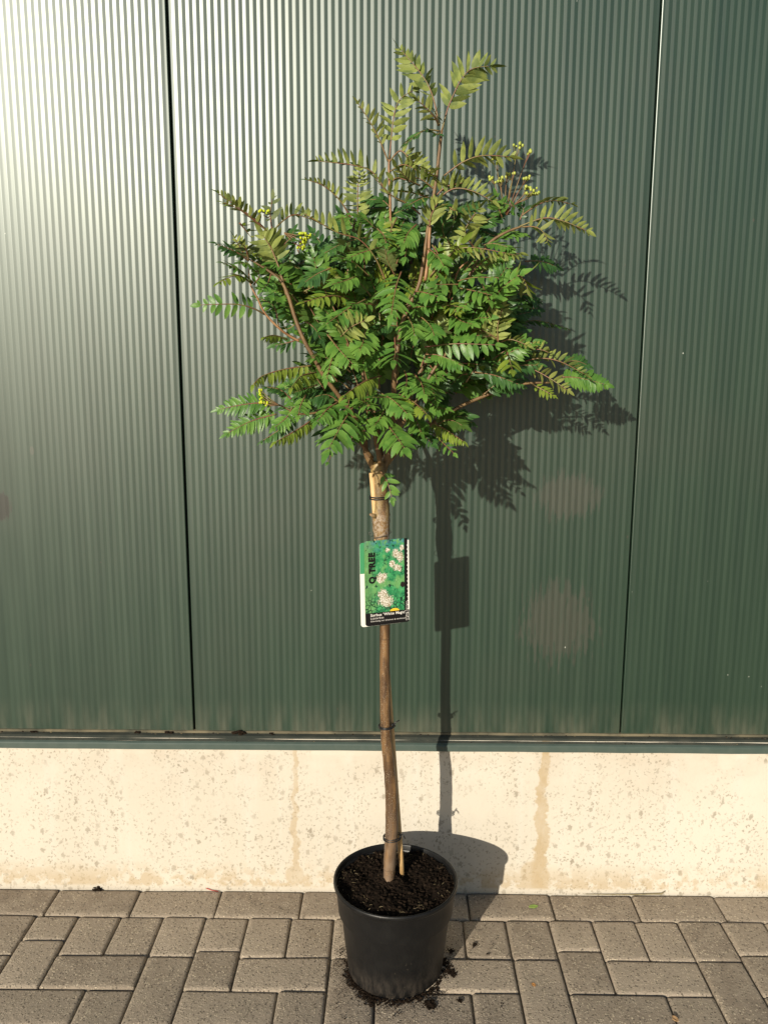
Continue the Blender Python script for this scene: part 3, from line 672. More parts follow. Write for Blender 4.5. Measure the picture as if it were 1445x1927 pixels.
# left upper
lf('E', [(730, 480), (600, 360), (430, 240), (250, 112)], -.335, -.37, (.35, .35, .85), 12, 20, 35, 'l_pale', p0=.2)
lf('E', [(740, 490), (590, 370), (450, 270), (300, 207)], -.34, -.40, (.3, .6, .7), 10, 19, 30, 'l_lime', p0=.25)
lf('E', [(785, 480), (770, 330), (790, 165)], -.33, -.30, (.35, .8, .25), 6, 22, 25, 'l_dark', p0=.35)
lf('E', [(800, 490), (880, 400), (1010, 330), (1200, 390)], -.33, -.30, (0, .45, .9), 10, 20, 40, 'l_pale', p0=.2)
lf('E', [(830, 790), (790, 680), (690, 520)], -.33, -.34, (-.05, .95, .3), 12, 30, 6, 'l_pale', ang=68, p0=.08)
lf('E', [(570, 770), (500, 690), (420, 550)], -.35, -.37, (.5, .6, .4), 7, 20, 25, 'l_pale')
lf('E', [(560, 780), (430, 690), (240, 612)], -.36, -.40, (0, -.6, .75), 8, 22, 0, 'l_dark')
lf('E', [(600, 990), (470, 870), (310, 800)], -.37, -.43, (-.1, -.65, .7), 7, 24, 0, 'l_green')
lf('E', [(590, 1000), (450, 920), (270, 990)], -.37, -.45, (-.1, -.6, .75), 7, 24, -10, 'l_lime')
lf('E', [(610, 1010), (660, 930), (640, 860)], -.37, -.40, (.1, -.9, .3), 4, 22, 20, 'l_green')
lf('E', [(715, 1300), (600, 1240), (420, 1200), (60, 1208)], -.365, -.42, (0, -1, .25), 7, 24, 0, 'l_green', ang=74, p0=.24, wid=.2)
lf('E', [(850, 1420), (800, 1220), (630, 1130)], -.33, -.30, (0, -.35, .9), 7, 20, 0, 'l_dark')
lf('E', [(850, 890), (930, 780), (990, 650)], -.32, -.31, (0, -.1, 1), 7, 22, 20, 'l_dark')
lf('E', [(1130, 1090), (1050, 1000), (1000, 900)], -.30, -.30, (0, -.5, .8), 7, 24, 0, 'l_green')
lf('E', [(940, 980), (980, 870), (1200, 720)], -.30, -.28, (0, -.4, .9), 9, 24, 0, 'l_dark')
lf('E', [(560, 770), (520, 640), (430, 600)], -.36, -.40, (-.3, .2, .9), 6, 18, 0, 'l_dark')
lf('E', [(780, 900), (740, 1000), (680, 1060)], -.34, -.38, (0, -.7, .6), 6, 22, 0, 'l_green')
lf('E', [(470, 410), (520, 470), (580, 550)], -.35, -.33, (.7, .5, .2), 3, 16, 60, 'l_lime')
# centre
lf('C', [(470, 400), (300, 370), (40, 430)], -.33, -.42, (-.1, -.75, .65), 9, 24, -12, 'l_lime', ang=70)
lf('C', [(940, 150), (890, 300), (845, 560)], -.32, -.42, (0, -.85, .5), 8, 37, -14, 'l_green', ang=78, wid=.14)
lf('C', [(620, 400), (470, 480), (240, 640)], -.34, -.44, (-.25, -.6, .75), 8, 31, -14, 'l_green')
lf('C', [(390, 740), (490, 650), (620, 590)], -.40, -.42, (.1, .9, .25), 8, 27, 5, 'l_pale', ang=72, p0=.08)
lf('C', [(270, 720), (380, 860), (510, 1000)], -.37, -.44, (.15, -.75, .6), 9, 28, -8, 'l_green')
lf('C', [(360, 800), (310, 950), (260, 1140)], -.36, -.44, (-.35, -.7, .5), 7, 27, -14, 'l_green')
lf('C', [(880, 740), (885, 880), (870, 960)], -.34, -.44, (0, -.5, .85), 5, 46, -12, 'l_green', ang=74, wid=.12)
lf('C', [(700, 450), (560, 440), (480, 440)], -.33, -.40, (.1, -.7, .7), 6, 26, -10, 'l_green')
lf('C', [(960, 650), (780, 640), (720, 700)], -.28, -.33, (0, -.5, .8), 6, 26, 0, 'l_dark')
lf('C', [(1060, 330), (1150, 340), (1280, 380)], -.31, -.36, (0, -.7, .7), 5, 28, 0, 'l_green', wid=.2)
lf('C', [(1160, 900), (1280, 910), (1445, 970)], -.33, -.36, (0, -.3, .95), 9, 22, -20, 'l_green')
lf('C', [(970, 1050), (990, 1120), (980, 1200)], -.32, -.38, (0, -.9, .4), 4, 26, 0, 'l_green')
lf('C', [(60, 330), (200, 260), (320, 220)], -.31, -.31, (0, .6, .8), 6, 22, 10, 'l_lime')
lf('C', [(340, 320), (480, 240), (520, 200)], -.30, -.33, (0, -.6, .7), 6, 24, 0, 'l_green')
lf('C', [(1000, 500), (1100, 470), (1250, 470)], -.28, -.33, (0, -.8, .5), 7, 24, 0, 'l_green')
lf('C', [(1300, 480), (1380, 460), (1445, 520)], -.29, -.35, (0, -.6, .7), 5, 24, 0, 'l_lime')
lf('C', [(1200, 1000), (1240, 1060), (1260, 1130)], -.30, -.36, (0, -.8, .5), 6, 24, -10, 'l_green')
lf('C', [(480, 1060), (400, 1000), (240, 920)], -.34, -.38, (-.1, -.8, .5), 6, 22, 0, 'l_green')
# lower middle
lf('F', [(620, 215), (480, 260), (290, 390)], -.34, -.46, (-.3, -.55, .75), 14, 26, -42, 'l_lime', droop=.35, ang=78)
lf('F', [(395, 460), (290, 620), (160, 860)], -.38, -.50, (-.15, -.85, .5), 8, 42, -10, 'l_green', ang=70, wid=.17)
lf('F', [(620, 575), (720, 690), (825, 840)], -.36, -.49, (.1, -.8, .6), 8, 42, -14, 'l_green', ang=66, wid=.17)
lf('F', [(900, 420), (720, 400), (530, 395)], -.33, -.42, (-.1, -.65, .75), 9, 27, -16, 'l_green')
lf('F', [(590, 350), (720, 420), (850, 545)], -.35, -.44, (-.1, -.65, .75), 9, 30, -16, 'l_green')
lf('F', [(770, 370), (900, 440), (1015, 550)], -.33, -.45, (.3, -.6, .7), 10, 29, -34, 'l_lime', droop=.3, ang=76)
lf('F', [(1010, 600), (1150, 660), (1330, 780)], -.28, -.38, (.1, -.45, .85), 13, 20, -48, 'l_lime', droop=.35, ang=78)
lf('F', [(1060, 700), (1130, 770), (1245, 880)], -.28, -.36, (-.1, -.8, .5), 6, 18, 0, 'l_green')
lf('F', [(610, 1020), (670, 1110), (712, 1260)], -.30, -.33, (0, -.95, .3), 5, 22, 0, 'l_green', ang=58, wid=.2)
lf('F', [(1030, 250), (1060, 340), (1080, 430)], -.30, -.36, (0, -.85, .4), 6, 24, 0, 'l_green')
lf('F', [(480, 500), (540, 520), (590, 600)], -.33, -.38, (0, -.6, .7), 5, 24, 0, 'l_dark')
lf('F', [(420, 600), (380, 680), (370, 780)], -.36, -.40, (-.2, -.8, .4), 5, 22, 0, 'l_green')
lf('F', [(350, 390), (340, 460), (300, 520)], -.36, -.42, (0, -.8, .5), 4, 28, 0, 'l_green')
lf('F', [(800, 760), (800, 800), (780, 870)], -.36, -.40, (-.4, .6, .3), 3, 18, 30, 'l_lime')
lf('F', [(180, 860), (190, 900), (165, 950)], -.44, -.47, (-.1, -.9, .3), 2, 14, 0, 'l_green')
lf('F', [(1200, 480), (1260, 540), (1400, 620)], -.22, -.22, (0, -.6, .7), 8, 18, -10, 'l_dark')
lf('F', [(500, 480), (500, 600), (470, 720)], -.34, -.42, (-.1, -.8, .5), 7, 32, -10, 'l_green')
lf('F', [(660, 480), (620, 560), (560, 640)], -.34, -.42, (-.2, -.8, .5), 7, 30, -10, 'l_green')
lf('F', [(880, 520), (930, 620), (960, 700)], -.31, -.37, (.1, -.8, .5), 8, 27, -12, 'l_green')
lf('F', [(900, 640), (980, 720), (1060, 790)], -.29, -.35, (.1, -.7, .6), 8, 26, -12, 'l_dark')
lf('F', [(1000, 400), (1080, 470), (1180, 500)], -.29, -.34, (.1, -.7, .6), 8, 26, -12, 'l_green')
lf('F', [(960, 250), (900, 300), (860, 360)], -.31, -.38, (-.1, -.75, .6), 7, 30, -10, 'l_green')
lf('F', [(430, 380), (470, 430), (530, 470)], -.35, -.42, (.1, -.7, .65), 6, 30, -10, 'l_green')
lf('F', [(250, 440), (160, 500), (70, 610)], -.38, -.45, (-.15, -.75, .6), 8, 28, -10, 'l_green')
lf('C', [(620, 620), (600, 760), (560, 880)], -.35, -.42, (-.1, -.8, .5), 8, 32, -8, 'l_green')
lf('C', [(1000, 560), (1040, 640), (1060, 740)], -.33, -.39, (.1, -.8, .5), 7, 32, -8, 'l_green')
lf('C', [(1120, 560), (1200, 640), (1240, 740)], -.32, -.38, (.1, -.8, .5), 8, 29, -8, 'l_green')
lf('C', [(680, 820), (620, 900), (590, 1000)], -.34, -.40, (-.1, -.8, .5), 7, 28, -8, 'l_green')
lf('C', [(1060, 1080), (1120, 1160), (1150, 1270)], -.33, -.40, (.1, -.8, .5), 8, 30, -10, 'l_green')
lf('A', [(560, 1240), (440, 1290), (300, 1330)], -.32, -.38, (-.1, -.75, .6), 8, 28, -10, 'l_green')
lf('A', [(300, 1180), (180, 1230), (60, 1310)], -.33, -.37, (-.1, -.7, .6), 8, 26, -10, 'l_dark')
lf('A', [(1180, 1000), (1260, 1060), (1330, 1170)], -.29, -.34, (.1, -.75, .6), 8, 27, -8, 'l_green')
lf('D', [(120, 380), (200, 440), (300, 470)], -.29, -.35, (.1, -.75, .6), 8, 27, -8, 'l_green')
lf('D', [(350, 350), (430, 400), (560, 430)], -.24, -.27, (.1, -.7, .65), 8, 25, -8, 'l_dark')
# right
lf('D', [(-90, 650), (160, 625), (500, 635)], -.33, -.36, (0, -.8, .5), 8, 29, -10, 'l_green', ang=76, wid=.2)
lf('D', [(497, 610), (495, 470), (545, 310)], -.30, -.31, (0, .95, .15), 10, 22, 8, 'l_pale', ang=68, p0=.06)
lf('D', [(485, 585), (420, 540), (310, 495)], -.30, -.31, (.1, .8, .5), 7, 20, 20, 'l_pale')
lf('D', [(510, 615), (600, 590), (740, 640)], -.28, -.30, (0, .45, .9), 8, 18, 20, 'l_pale')
lf('D', [(645, 705), (740, 675), (830, 670), (915, 700)], -.24, -.26, (0, .5, .85), 9, 17, 35, 'l_pale')
lf('D', [(680, 775), (830, 740), (1000, 770), (1210, 880)], -.225, -.25, (-.1, .55, .8), 14, 19, 35, 'l_pale', p0=.18)
lf('D', [(690, 790), (820, 850), (940, 920), (1065, 1005)], -.23, -.27, (-.2, .65, .6), 11, 20, 20, 'l_lime')
lf('D', [(1010, 890), (1160, 900), (1370, 955)], -.22, -.215, (0, -.95, .3), 13, 24, 0, 'l_green', ang=70, p0=.06)
lf('D', [(1000, 790), (1110, 760), (1220, 800)], -.21, -.20, (0, -.8, .5), 9, 19, 0, 'l_dark')
lf('D', [(570, 690), (590, 760), (612, 840)], -.28, -.36, (0, -.55, .8), 4, 27, -14, 'l_lime', wid=.2)
lf('D', [(300, 850), (480, 880), (690, 960)], -.28, -.28, (0, -.65, .75), 10, 22, -14, 'l_dark')
lf('D', [(770, 950), (850, 990), (940, 1040)], -.23, -.25, (.1, -.7, .6), 6, 16, 0, 'l_lime')
lf('D', [(590, 480), (800, 440), (1040, 500)], -.13, -.11, (0, -.15, 1), 11, 20, -10, 'l_dark')
lf('D', [(540, 290), (680, 270), (830, 270)], -.15, -.12, (0, -.6, .75), 8, 22, 0, 'l_dark')
lf('D', [(190, 180), (300, 200), (460, 240)], -.30, -.37, (0, -.65, .75), 6, 28, -8, 'l_green', wid=.19)
lf('D', [(40, 340), (120, 320), (230, 340)], -.29, -.35, (0, -.7, .7), 5, 22, 0, 'l_green')
lf('D', [(190, 150), (100, 150), (-10, 150)], -.31, -.34, (0, -.9, .4), 3, 24, 0, 'l_green', wid=.26, ang=82)
lf('D', [(-60, 735), (90, 750), (235, 810)], -.33, -.37, (0, -.4, .9), 9, 22, -20, 'l_green')
lf('D', [(200, 780), (330, 790), (450, 820)], -.26, -.27, (0, .3, .9), 9, 18, -30, 'l_lime')
lf('D', [(700, 380), (760, 340), (830, 350)], -.14, -.12, (0, -.8, .5), 6, 22, 0, 'l_dark')
lf('D', [(520, 640), (580, 660), (650, 670)], -.22, -.22, (0, -.9, .4), 6, 18, 0, 'l_dark')
lf('D', [(300, 870), (200, 880), (90, 990)], -.25, -.26, (0, -.3, .9), 8, 20, -20, 'l_dark')
# lower left
lf('H', [(1060, 455), (800, 490), (580, 560), (490, 660)], -.345, -.42, (-.1, -.45, .9), 15, 21, -48, 'l_lime', droop=.4, ang=80, p0=.08)
lf('H', [(1110, 520), (960, 560), (865, 680)], -.35, -.46, (-.25, -.6, .7), 14, 22, -42, 'l_lime', droop=.4, ang=80, p0=.08)
lf('H', [(765, 840), (560, 818), (360, 840), (150, 885)], -.40, -.42, (0, -.9, .45), 16, 24, 0, 'l_green', ang=68, p0=.16, wid=.13)
lf('H', [(725, 925), (520, 980), (380, 1040), (235, 1120)], -.40, -.44, (-.1, -.9, .4), 16, 25, 0, 'l_green', ang=66, p0=.06, wid=.13)
lf('H', [(1120, 950), (920, 1080), (700, 1205)], -.38, -.45, (-.1, -.6, .8), 15, 20, -50, 'l_lime', droop=.4, ang=80, p0=.08)
lf('H', [(950, 920), (780, 1060), (580, 1190)], -.39, -.42, (0, -.2, 1), 10, 20, -30, 'l_dark')
lf('H', [(1010, 740), (960, 840), (935, 950)], -.40, -.47, (0, -.75, .6), 6, 24, -10, 'l_green')
lf('H', [(870, 780), (760, 690), (620, 660)], -.39, -.40, (0, -.25, 1), 9, 20, -10, 'l_dark')
lf('H', [(830, 200), (700, 160), (600, 180)], -.35, -.41, (0, -.5, .8), 8, 16, -42, 'l_lime', droop=.35)
lf('H', [(960, 190), (840, 230), (700, 260)], -.33, -.34, (0, -.75, .6), 5, 22, 0, 'l_dark')
lf('H', [(1120, 640), (1010, 680), (880, 720)], -.36, -.40, (0, -.3, .95), 8, 22, -12, 'l_dark')
lf('H', [(880, 860), (820, 960), (700, 1060)], -.40, -.44, (0, -.65, .7), 7, 22, 0, 'l_green')
lf('H', [(1180, 370), (1120, 350), (1080, 390)], -.34, -.38, (0, -.7, .6), 4, 20, -20, 'l_green')
lf('H', [(1020, 30), (1100, 100), (1160, 210)], -.30, -.30, (0, -.6, .7), 7, 24, 0, 'l_dark')
lf('H', [(900, 60), (830, 100), (790, 60)], -.32, -.33, (0, -.4, .9), 5, 22, 0, 'l_dark')

# ---- leaves filling the depth of the crown
POLY = [(462, 480), (540, 440), (640, 400), (720, 380), (800, 370), (900, 400), (960, 440), (985, 520), (1010, 600), (1030, 690), (970, 745), (880, 800), (810, 845), (700, 845), (610, 820), (535, 795), (520, 720), (590, 665), (560, 600), (490, 570)]
def inside(x, y):
    c = False; j = len(POLY)-1
    for i in range(len(POLY)):
        xi, yi = POLY[i]; xj, yj = POLY[j]
        if (yi > y) != (yj > y) and x < (xj-xi)*(y-yi)/(yj-yi)+xi: c = not c
        j = i
    return c
rng = random.Random(31)
inner = {'l_green': MB(), 'l_dark': MB()}
def fill(n, layers, single, ymin):
    cnt = 0
    while cnt < n:
        x, y = rng.uniform(470, 1030), rng.uniform(ymin, 850)
        ax, ay = 740+(x-740)*rng.uniform(.5, .8), 810+(y-810)*rng.uniform(.6, .88)
        l = math.hypot(x-ax, y-ay)
        if not inside(x, y) or not inside(ax, ay) or not 45 < l < 135: continue
        base, out = layers[cnt % len(layers)]
        yb = base+rng.uniform(-.03, .03); yt = min(yb+out+rng.uniform(-.03, .03), -.075)
        nr = (rng.uniform(-.35, .35), rng.uniform(-1.0, -.25), rng.uniform(.25, .9))
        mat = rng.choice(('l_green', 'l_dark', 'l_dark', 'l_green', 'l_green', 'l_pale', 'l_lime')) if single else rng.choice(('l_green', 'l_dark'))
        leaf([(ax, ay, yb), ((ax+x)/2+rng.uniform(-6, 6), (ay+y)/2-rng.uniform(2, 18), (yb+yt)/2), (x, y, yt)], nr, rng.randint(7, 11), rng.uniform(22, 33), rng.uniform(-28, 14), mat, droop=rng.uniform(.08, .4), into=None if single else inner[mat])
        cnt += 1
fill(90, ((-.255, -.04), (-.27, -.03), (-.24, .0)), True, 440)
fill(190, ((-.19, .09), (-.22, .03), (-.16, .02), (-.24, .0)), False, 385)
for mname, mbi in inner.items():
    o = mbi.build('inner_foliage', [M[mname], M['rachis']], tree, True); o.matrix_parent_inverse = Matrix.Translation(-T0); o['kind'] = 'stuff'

# ---- flower-bud and berry clusters
def cluster(stalk, heads, mat, rb=2.6, Y=-.24):
    """stalk: common foot (photo px); heads: (x, y, n, spread)"""
    mb = MB(); f = at(*stalk, Y)
    for x, y, n, sp in heads:
        c = at(x, y, Y+random.uniform(-.012, .012)); mid = f.lerp(c, .6)+Vector((random.uniform(-.004, .004), 0, -.003))
        mb.tube([f, mid, f.lerp(c, .86)], [.0011, .0009, .0007], 4, 1)
        hub = f.lerp(c, .80)
        for i in range(n):
            q = c+Vector((random.gauss(0, 1)*sp, random.gauss(0, 1)*sp, random.gauss(0, .55)*sp))*mpp(Y)
            mb.tube([hub, hub.lerp(q, .5)+Vector((0, 0, -.001)), q], [.0006, .0005, .0005], 3, 1)
            mb.ball(q, rb*mpp(Y)*random.uniform(.8, 1.15), 0, (1, 1, 1.1), .08, 7, 5)
    o = mb.build('berry_cluster', [M[mat], M['rachis']], tree, True); o.matrix_parent_inverse = Matrix.Translation(-T0)
    o['label'] = 'yellow-green bud cluster on thin stalks'
cluster((953, 405), [(974, 272, 8, 5), (995, 286, 5, 4), (932, 304, 5, 5), (926, 334, 6, 4), (941, 338, 7, 5), (952, 330, 7, 5), (966, 326, 3, 4), (990, 336, 5, 4)], 'berry', 2.7, -.24)
cluster((968, 385), [(992, 352, 5, 4), (1000, 362, 8, 5), (1008, 364, 5, 4), (996, 366, 5, 4)], 'berry', 2.7, -.24)
cluster((535, 438), [(570, 441, 10, 4), (574, 449, 12, 4.5), (573, 458, 10, 4.5), (567, 466, 8, 4), (580, 445, 5, 3)], 'umbel', 2.3, -.31)
cluster((505, 410), [(497, 398, 6, 4), (505, 396, 5, 3)], 'umbel', 2.3, -.31)
cluster((524, 762), [(491, 735, 4, 2.5), (490, 742, 4, 2.5), (491, 749, 4, 2.5), (492, 756, 3, 2), (503, 760, 6, 3)], 'umbel', 2.5, -.42)

# ------------------------------------------------------------------ stake, ties, wire
a = at(757, 1646, TY+.022); b = at(700, 890, TY-.010)
mb = MB(); n = 14
pts = [a.lerp(b, i/(n-1))+Vector((random.uniform(-.0006, .0006), .006*math.sin(math.pi*i/(n-1)), 0)) for i in range(n)]
mb.tube(pts, [.0058]*(n-1)+[.0055], 9, 0, True, .03)
tag(mb.build('wooden_stake', M['cane'], None, True), 'slim pale wooden stake tied along the tree trunk', 'stake')
def tie(name, px, py, rx, ry, label, tilt=0.0, tail=None, mat='tie', loops=2, r=.0015, dz=.0022, cy=TY):
    c = at(px, py, cy); root = MB()
    for l in range(loops):
        pts = []
        for i in range(25):
            t = 2*math.pi*i/24
            pts.append(c+Vector((rx*math.cos(t), ry*math.sin(t), tilt*math.cos(t)+(l-(loops-1)/2)*dz*2)))
        root.tube(pts, r, 6, 0, False)
    if tail:
        for tl in tail:
            root.tube([c+Vector(q) for q in tl], [r*1.1]*(len(tl)-1)+[r*.7], 6, 0, True)
        k = c+Vector(tail[0][0]); root.ball(k, .0026, 0, (1.2, 1, 1), .1, 6, 4)
    return tag(root.build(name, M[mat], None, True), label, 'tie')
tie('cable_tie', 738, 1575, .0195, .0175, 'black tie round the trunk foot just above the pot', .002, [[(.018, -.006, .005), (.021, -.010, .013), (.023, -.010, .018)], [(.021, -.010, .013), (.026, -.011, .008), (.028, -.011, .003)]], cy=TY+.004)
tie('cable_tie', 727, 1366, .0165, .0160, 'black tie with a short tail round the middle of the bare trunk', .001, [[(.013, -.004, .004), (.018, -.006, .010), (.028, -.006, .016)], [(.018, -.006, .010), (.019, -.008, .002)]], loops=2, dz=.0016, cy=TY+.003)
tie('cable_tie', 713, 936, .0195, .0180, 'black tie holding the stake to the trunk below the crown', .0005, None, loops=2, dz=.002, cy=TY+.001)

# ------------------------------------------------------------------ plant tag
GY = -.302
tl, tr_, bl = at(686, 1019, GY-.014), at(770, 1012, GY+.018), at(688, 1179, GY-.016)
gx = (tr_-tl); GW = gx.length; gx.normalize(); gz = (tl-bl); GH = gz.length; gz = (gz-gx*gz.dot(gx)).normalized(); gy = gz.cross(gx)
TAG = empty('plant_tag'); TAG.matrix_world = Matrix(((gx.x, gy.x, gz.x, bl.x), (gx.y, gy.y, gz.y, bl.y), (gx.z, gy.z, gz.z, bl.z), (0, 0, 0, 1)))
tag(TAG, 'printed green plant tag with white flowers hanging on the trunk', 'tag')
def rounded(x0, x1, z0, z1, r, y0, y1, rc=(1, 1, 1, 1)):
    pts = []
    for (cx, cz, a0), on in zip(((x1-r, z1-r, 0), (x0+r, z1-r, 90), (x0+r, z0+r, 180), (x1-r, z0+r, 270)), rc):
        if on: pts += [(cx+r*math.cos(R(a0+15*i)), cz+r*math.sin(R(a0+15*i))) for i in range(7)]
        else: pts.append((cx+r*(1 if a0 in (0, 270) else -1), cz+r*(1 if a0 in (0, 90) else -1)))
    n = len(pts); V = [(x, y0, z) for x, z in pts]+[(x, y1, z) for x, z in pts]
    return V, [tuple(range(n))[::-1], tuple(range(n, 2*n))]+[(i, (i+1) % n, n+(i+1) % n, n+i) for i in range(n)]
def mat_print():
    k = NT('printed_photo'); v = k.coord('Object'); o = k.xyz(v); x, z = o[0], o[2]
    n1 = k.noise(v, 70, 4, .65); n2 = k.noise(k.mapping(v, (1, 1, 1), (5, 5, 5)), 130, 4, .6); n3 = k.noise(v, 30, 3)
    c = k.mix(k.ramp(n1, .38, .62), (.015, .17, .065), (.06, .33, .12))
    c = k.mix(k.math('MULTIPLY', k.ramp(n3, .5, .62), .7), c, (.17, .37, .12))
    c = k.mix(k.math('MULTIPLY', k.ramp(z, GH*.80, GH), k.ramp(n2, .4, .6)), c, (.05, .20, .24))
    c = k.mix(k.math('MULTIPLY', k.ramp(x, GW*.30, GW*.05), .6), c, (.16, .30, .10))
    edge = k.voro(k.mapping(v, (1, 1, .8)), 130, 'DISTANCE_TO_EDGE')
    c = k.mix(k.math('MULTIPLY', k.math('SUBTRACT', 1.0, k.ramp(edge, .02, .10)), k.ramp(z, GH*.42, GH*.25)), c, (.004, .03, .02))
    c = k.mix(k.math('MULTIPLY', k.ramp(k.noise(v, 105, 3), .58, .64), .92), c, (.006, .03, .022))
    c = k.mix(k.math('MULTIPLY', k.ramp(k.noise(k.mapping(v, (2.2, 1, .7)), 150, 3), .60, .66), .7), c, (.26, .46, .24))
    fl = None; rg = k.noise(v, 260, 4, .7)
    for cx, cz, rx, rz in ((.36, .555, .12, .070), (.44, .575, .07, .045), (.46, .285, .19, .075), (.40, .36, .13, .075), (.50, .24, .12, .045), (.62, .71, .09, .045), (.72, .665, .10, .045), (.78, .64, .06, .03), (.70, .83, .09, .06), (.80, .79, .09, .07), (.84, .89, .06, .04), (.52, .88, .06, .03)):
        m = smudge(k, x, z, cx*GW, cz*GH, rx*GW, rz*GH, rg, 2.2, (.6, 1.0)); fl = m if fl is None else k.math('MAXIMUM', fl, m)
    pet = k.mix(k.ramp(k.voro(v, 520), .30, .62), (.82, .80, .72), (.33, .27, .17))
    c = k.mix(fl, c, pet)
    dk = smudge(k, x, z, .85*GW, .455*GH, .06*GW, .04*GH, rg, .8); c = k.mix(dk, c, (.02, .012, .012))
    k.b.inputs['Specular IOR Level'].default_value = .25
    return k.set(Base_Color=c, Roughness=.5)
white = mat_simple('white_card', (.82, .80, .74), .45); black = mat_simple('black_print', (.008, .007, .007), .6, spec=.2)
yellow = mat_simple('yellow_print', (.80, .52, .03), .4); pale = mat_simple('pale_print', (.75, .72, .66), .45)
V, Fc = rounded(-.0085, GW-.014, -.002, GH-.004, .006, .0040, .0046); mesh_obj('back_card', V, Fc, white, TAG)
V, Fc = rounded(-.0083, GW-.0145, GH*.62, GH-.0034, .006, .0036, .0039, (1, 1, 0, 0)); mesh_obj('printed_back_corner', V, Fc, mat_simple('green_print', (.06, .30, .13), .4), TAG)
V, Fc = rounded(0, GW, 0, GH, .0055, 0, .0007); mesh_obj('card', V, Fc, mat_print(), TAG)
V, Fc = rounded(0, GW, 0, GH*.150, .0055, -.0004, -.0001, (0, 0, 1, 1)); band = mesh_obj('title_band', V, Fc, black, TAG)
V, Fc = rounded(GW-.0105, GW-.003, GH*.150, GH, .002, -.0004, -.0001, (0, 0, 0, 0)); strip = mesh_obj('punched_strip', V, Fc, black, TAG)
mb = MB(); mb.box(GW-.0030, GW, -.0004, -.0001, .004, GH-.004)
for i in range(19): z = GH*(.06+.90*i/19); mb.box(GW-.0048, GW-.0029, -.0006, -.0004, z, z+.0016)
mb.build('perforation', white, TAG)
V = [(GW*.66, -.0002, GH*.150)]; n = 16
for i in range(n+1): a = math.pi*i/n; V.append((GW*.66+GW*.105*math.cos(a), -.0002, GH*.150+.0058*math.sin(a)))
mesh_obj('yellow_mark', V, [(0, i+1, i+2) for i in range(n)][::-1], yellow, TAG)
def text(body, size, x, z, mat, rot=0.0, parent=TAG, bold=0.0, y=-.0008):
    cu = bpy.data.curves.new('lettering', 'FONT'); cu.body = body; cu.size = size; cu.offset = bold; cu.resolution_u = 3; cu.space_character = 1.12
    t = bpy.data.objects.new('lettering', cu); COL.objects.link(t)
    dg = bpy.context.evaluated_depsgraph_get(); me = bpy.data.meshes.new_from_object(t.evaluated_get(dg))
    bpy.data.objects.remove(t); me.materials.clear(); me.materials.append(mat)
    c, s = math.cos(rot), math.sin(rot)
    for q in me.vertices:
        u, w = q.co.x, q.co.y; q.co = Vector((u*c-w*s, 0, u*s+w*c))
    o = bpy.data.objects.new('lettering', me); COL.objects.link(o); o.parent = parent; o.location = (x, y, z)
    return o
text('Q TREE', GW*.185, GW*.225, GH*.50, black, R(90), bold=.0010)
text("Sorbus 'White Magic'", GW*.082, GW*.11, GH*.110, pale, bold=.0002)
text('Lijsterbes', GW*.068, GW*.11, GH*.075, pale)
text('Overdadig met bloemen & sierbessen', GW*.047, GW*.11, GH*.044, pale)
text('Q-TREE sortiment', GW*.05, GW*.945, GH*.02, pale, R(90))
# wire loop that carries the tag
c = tl.lerp(tr_, .5)
mb = MB(); top = at(717, 1006, TY)
ring = [top+Vector((.021*math.cos(t), .021*math.sin(t), .006*math.cos(t))) for t in [2*math.pi*i/24 for i in range(25)]]
mb.tube(ring, .0006, 5, 0, False)
mb.tube([top+Vector((.004, -.021, .001)), c+Vector((.003, -.004, .010)), c+Vector((.002, -.004, -.006))], .0006, 5, 0)
lp = at(697, 1004, TY-.020); mb.tube([lp+Vector((.003*math.cos(t), 0, .003*math.sin(t))) for t in [2*math.pi*i/12 for i in range(13)]], .0005, 5, 0, False)
tag(mb.build('tag_wire', M['wire'], None, True), 'thin wire loop holding the plant tag to the trunk', 'wire')

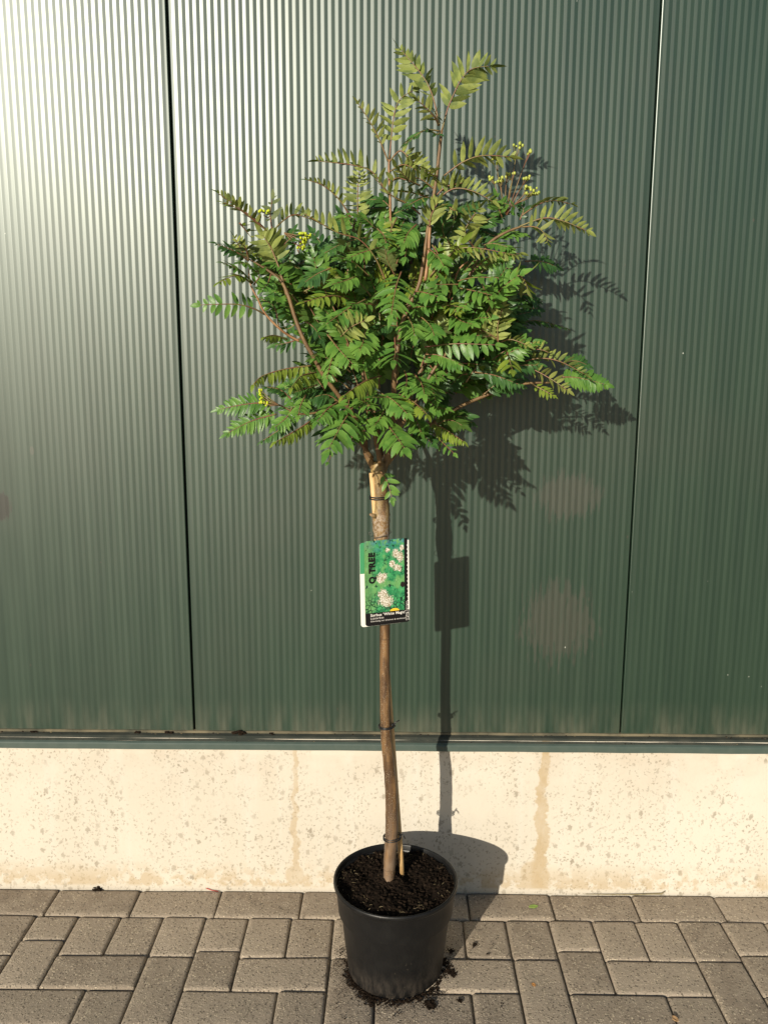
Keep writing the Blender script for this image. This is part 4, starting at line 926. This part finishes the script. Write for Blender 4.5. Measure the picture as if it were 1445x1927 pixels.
# ------------------------------------------------------------------ litter on the pavement
def litter(name, label, cat, pts, r, mat, flat=None):
    mb = MB(); mb.tube(pts, r, 6, 0, True, .1, flat)
    return tag(mb.build(name, mat, None, True), label, cat)
g1, g2, g3 = ground_at(1100, 1682), ground_at(1190, 1683), ground_at(1250, 1684)
litter('twig', 'thin dry twig lying along the foot of the plinth', 'twig', [g1+Vector((0, -.003, .001)), g2+Vector((0, -.004, .002)), g3+Vector((-.01, -.003, .005)), g3+Vector((0, -.002, .012))], [.0007, .0016, .002, .0012], mat_simple('dry_twig', (.17, .14, .07), .8, (.26, .22, .13), 90))
red = mat_simple('red_thread', (.45, .04, .03), .7)
q = ground_at(398, 1675); litter('red_thread', 'tiny red thread caught at the foot of the plinth', 'thread', [q+Vector((-.012, -.003, .007)), q+Vector((.002, -.004, .002)), q+Vector((.020, -.006, .001))], .0009, red)
def flake(name, label, px, py, sx, sy, mat, rot):
    c = ground_at(px, py); n = 9; V = [(0, 0, .0012)]; ps = []
    for i in range(n): a = 2*math.pi*i/n; ps.append((sx*math.cos(a)*random.uniform(.75, 1.1), sy*math.sin(a)*random.uniform(.6, 1.1)))
    V += [(x, y, .0018+.0018*random.random()) for x, y in ps]+[(x*.98, y*.98, .0010) for x, y in ps]
    Fc = [(0, 1+i, 1+(i+1) % n) for i in range(n)]+[(1+i, 1+n+i, 1+n+(i+1) % n, 1+(i+1) % n) for i in range(n)]
    o = mesh_obj(name, V, Fc, mat, None, None, False, (c.x, c.y, 0)); o.rotation_euler = (0, 0, rot)
    return tag(o, label, 'leaf scrap')
flake('leaf_scrap', 'small green leaf scrap on the paver right of the pot', 1003, 1707, .012, .006, mat_simple('fresh_scrap', (.20, .30, .06), .6), .2)
flake('leaf_scrap', 'small orange leaf scrap on the long paver right of the pot', 1004, 1854, .004, .006, mat_simple('orange_scrap', (.42, .20, .06), .7), .6)
flake('leaf_scrap', 'pale brown leaf scrap at the lower right edge of the pavement', 1270, 1919, .006, .009, mat_simple('tan_scrap', (.38, .23, .11), .7), .5)
mb = MB(); q = ground_at(185, 1673)
for i in range(26): mb.ball((q.x+random.gauss(0, .006), q.y-.004+random.gauss(0, .002), abs(random.gauss(0, .003))), random.uniform(.0015, .004), 0, (1.2, 1, .8), .3, 5, 3)
tag(mb.build('dirt_clump', M['soil']), 'small dark clump of dirt at the foot of the plinth on the left', 'dirt')
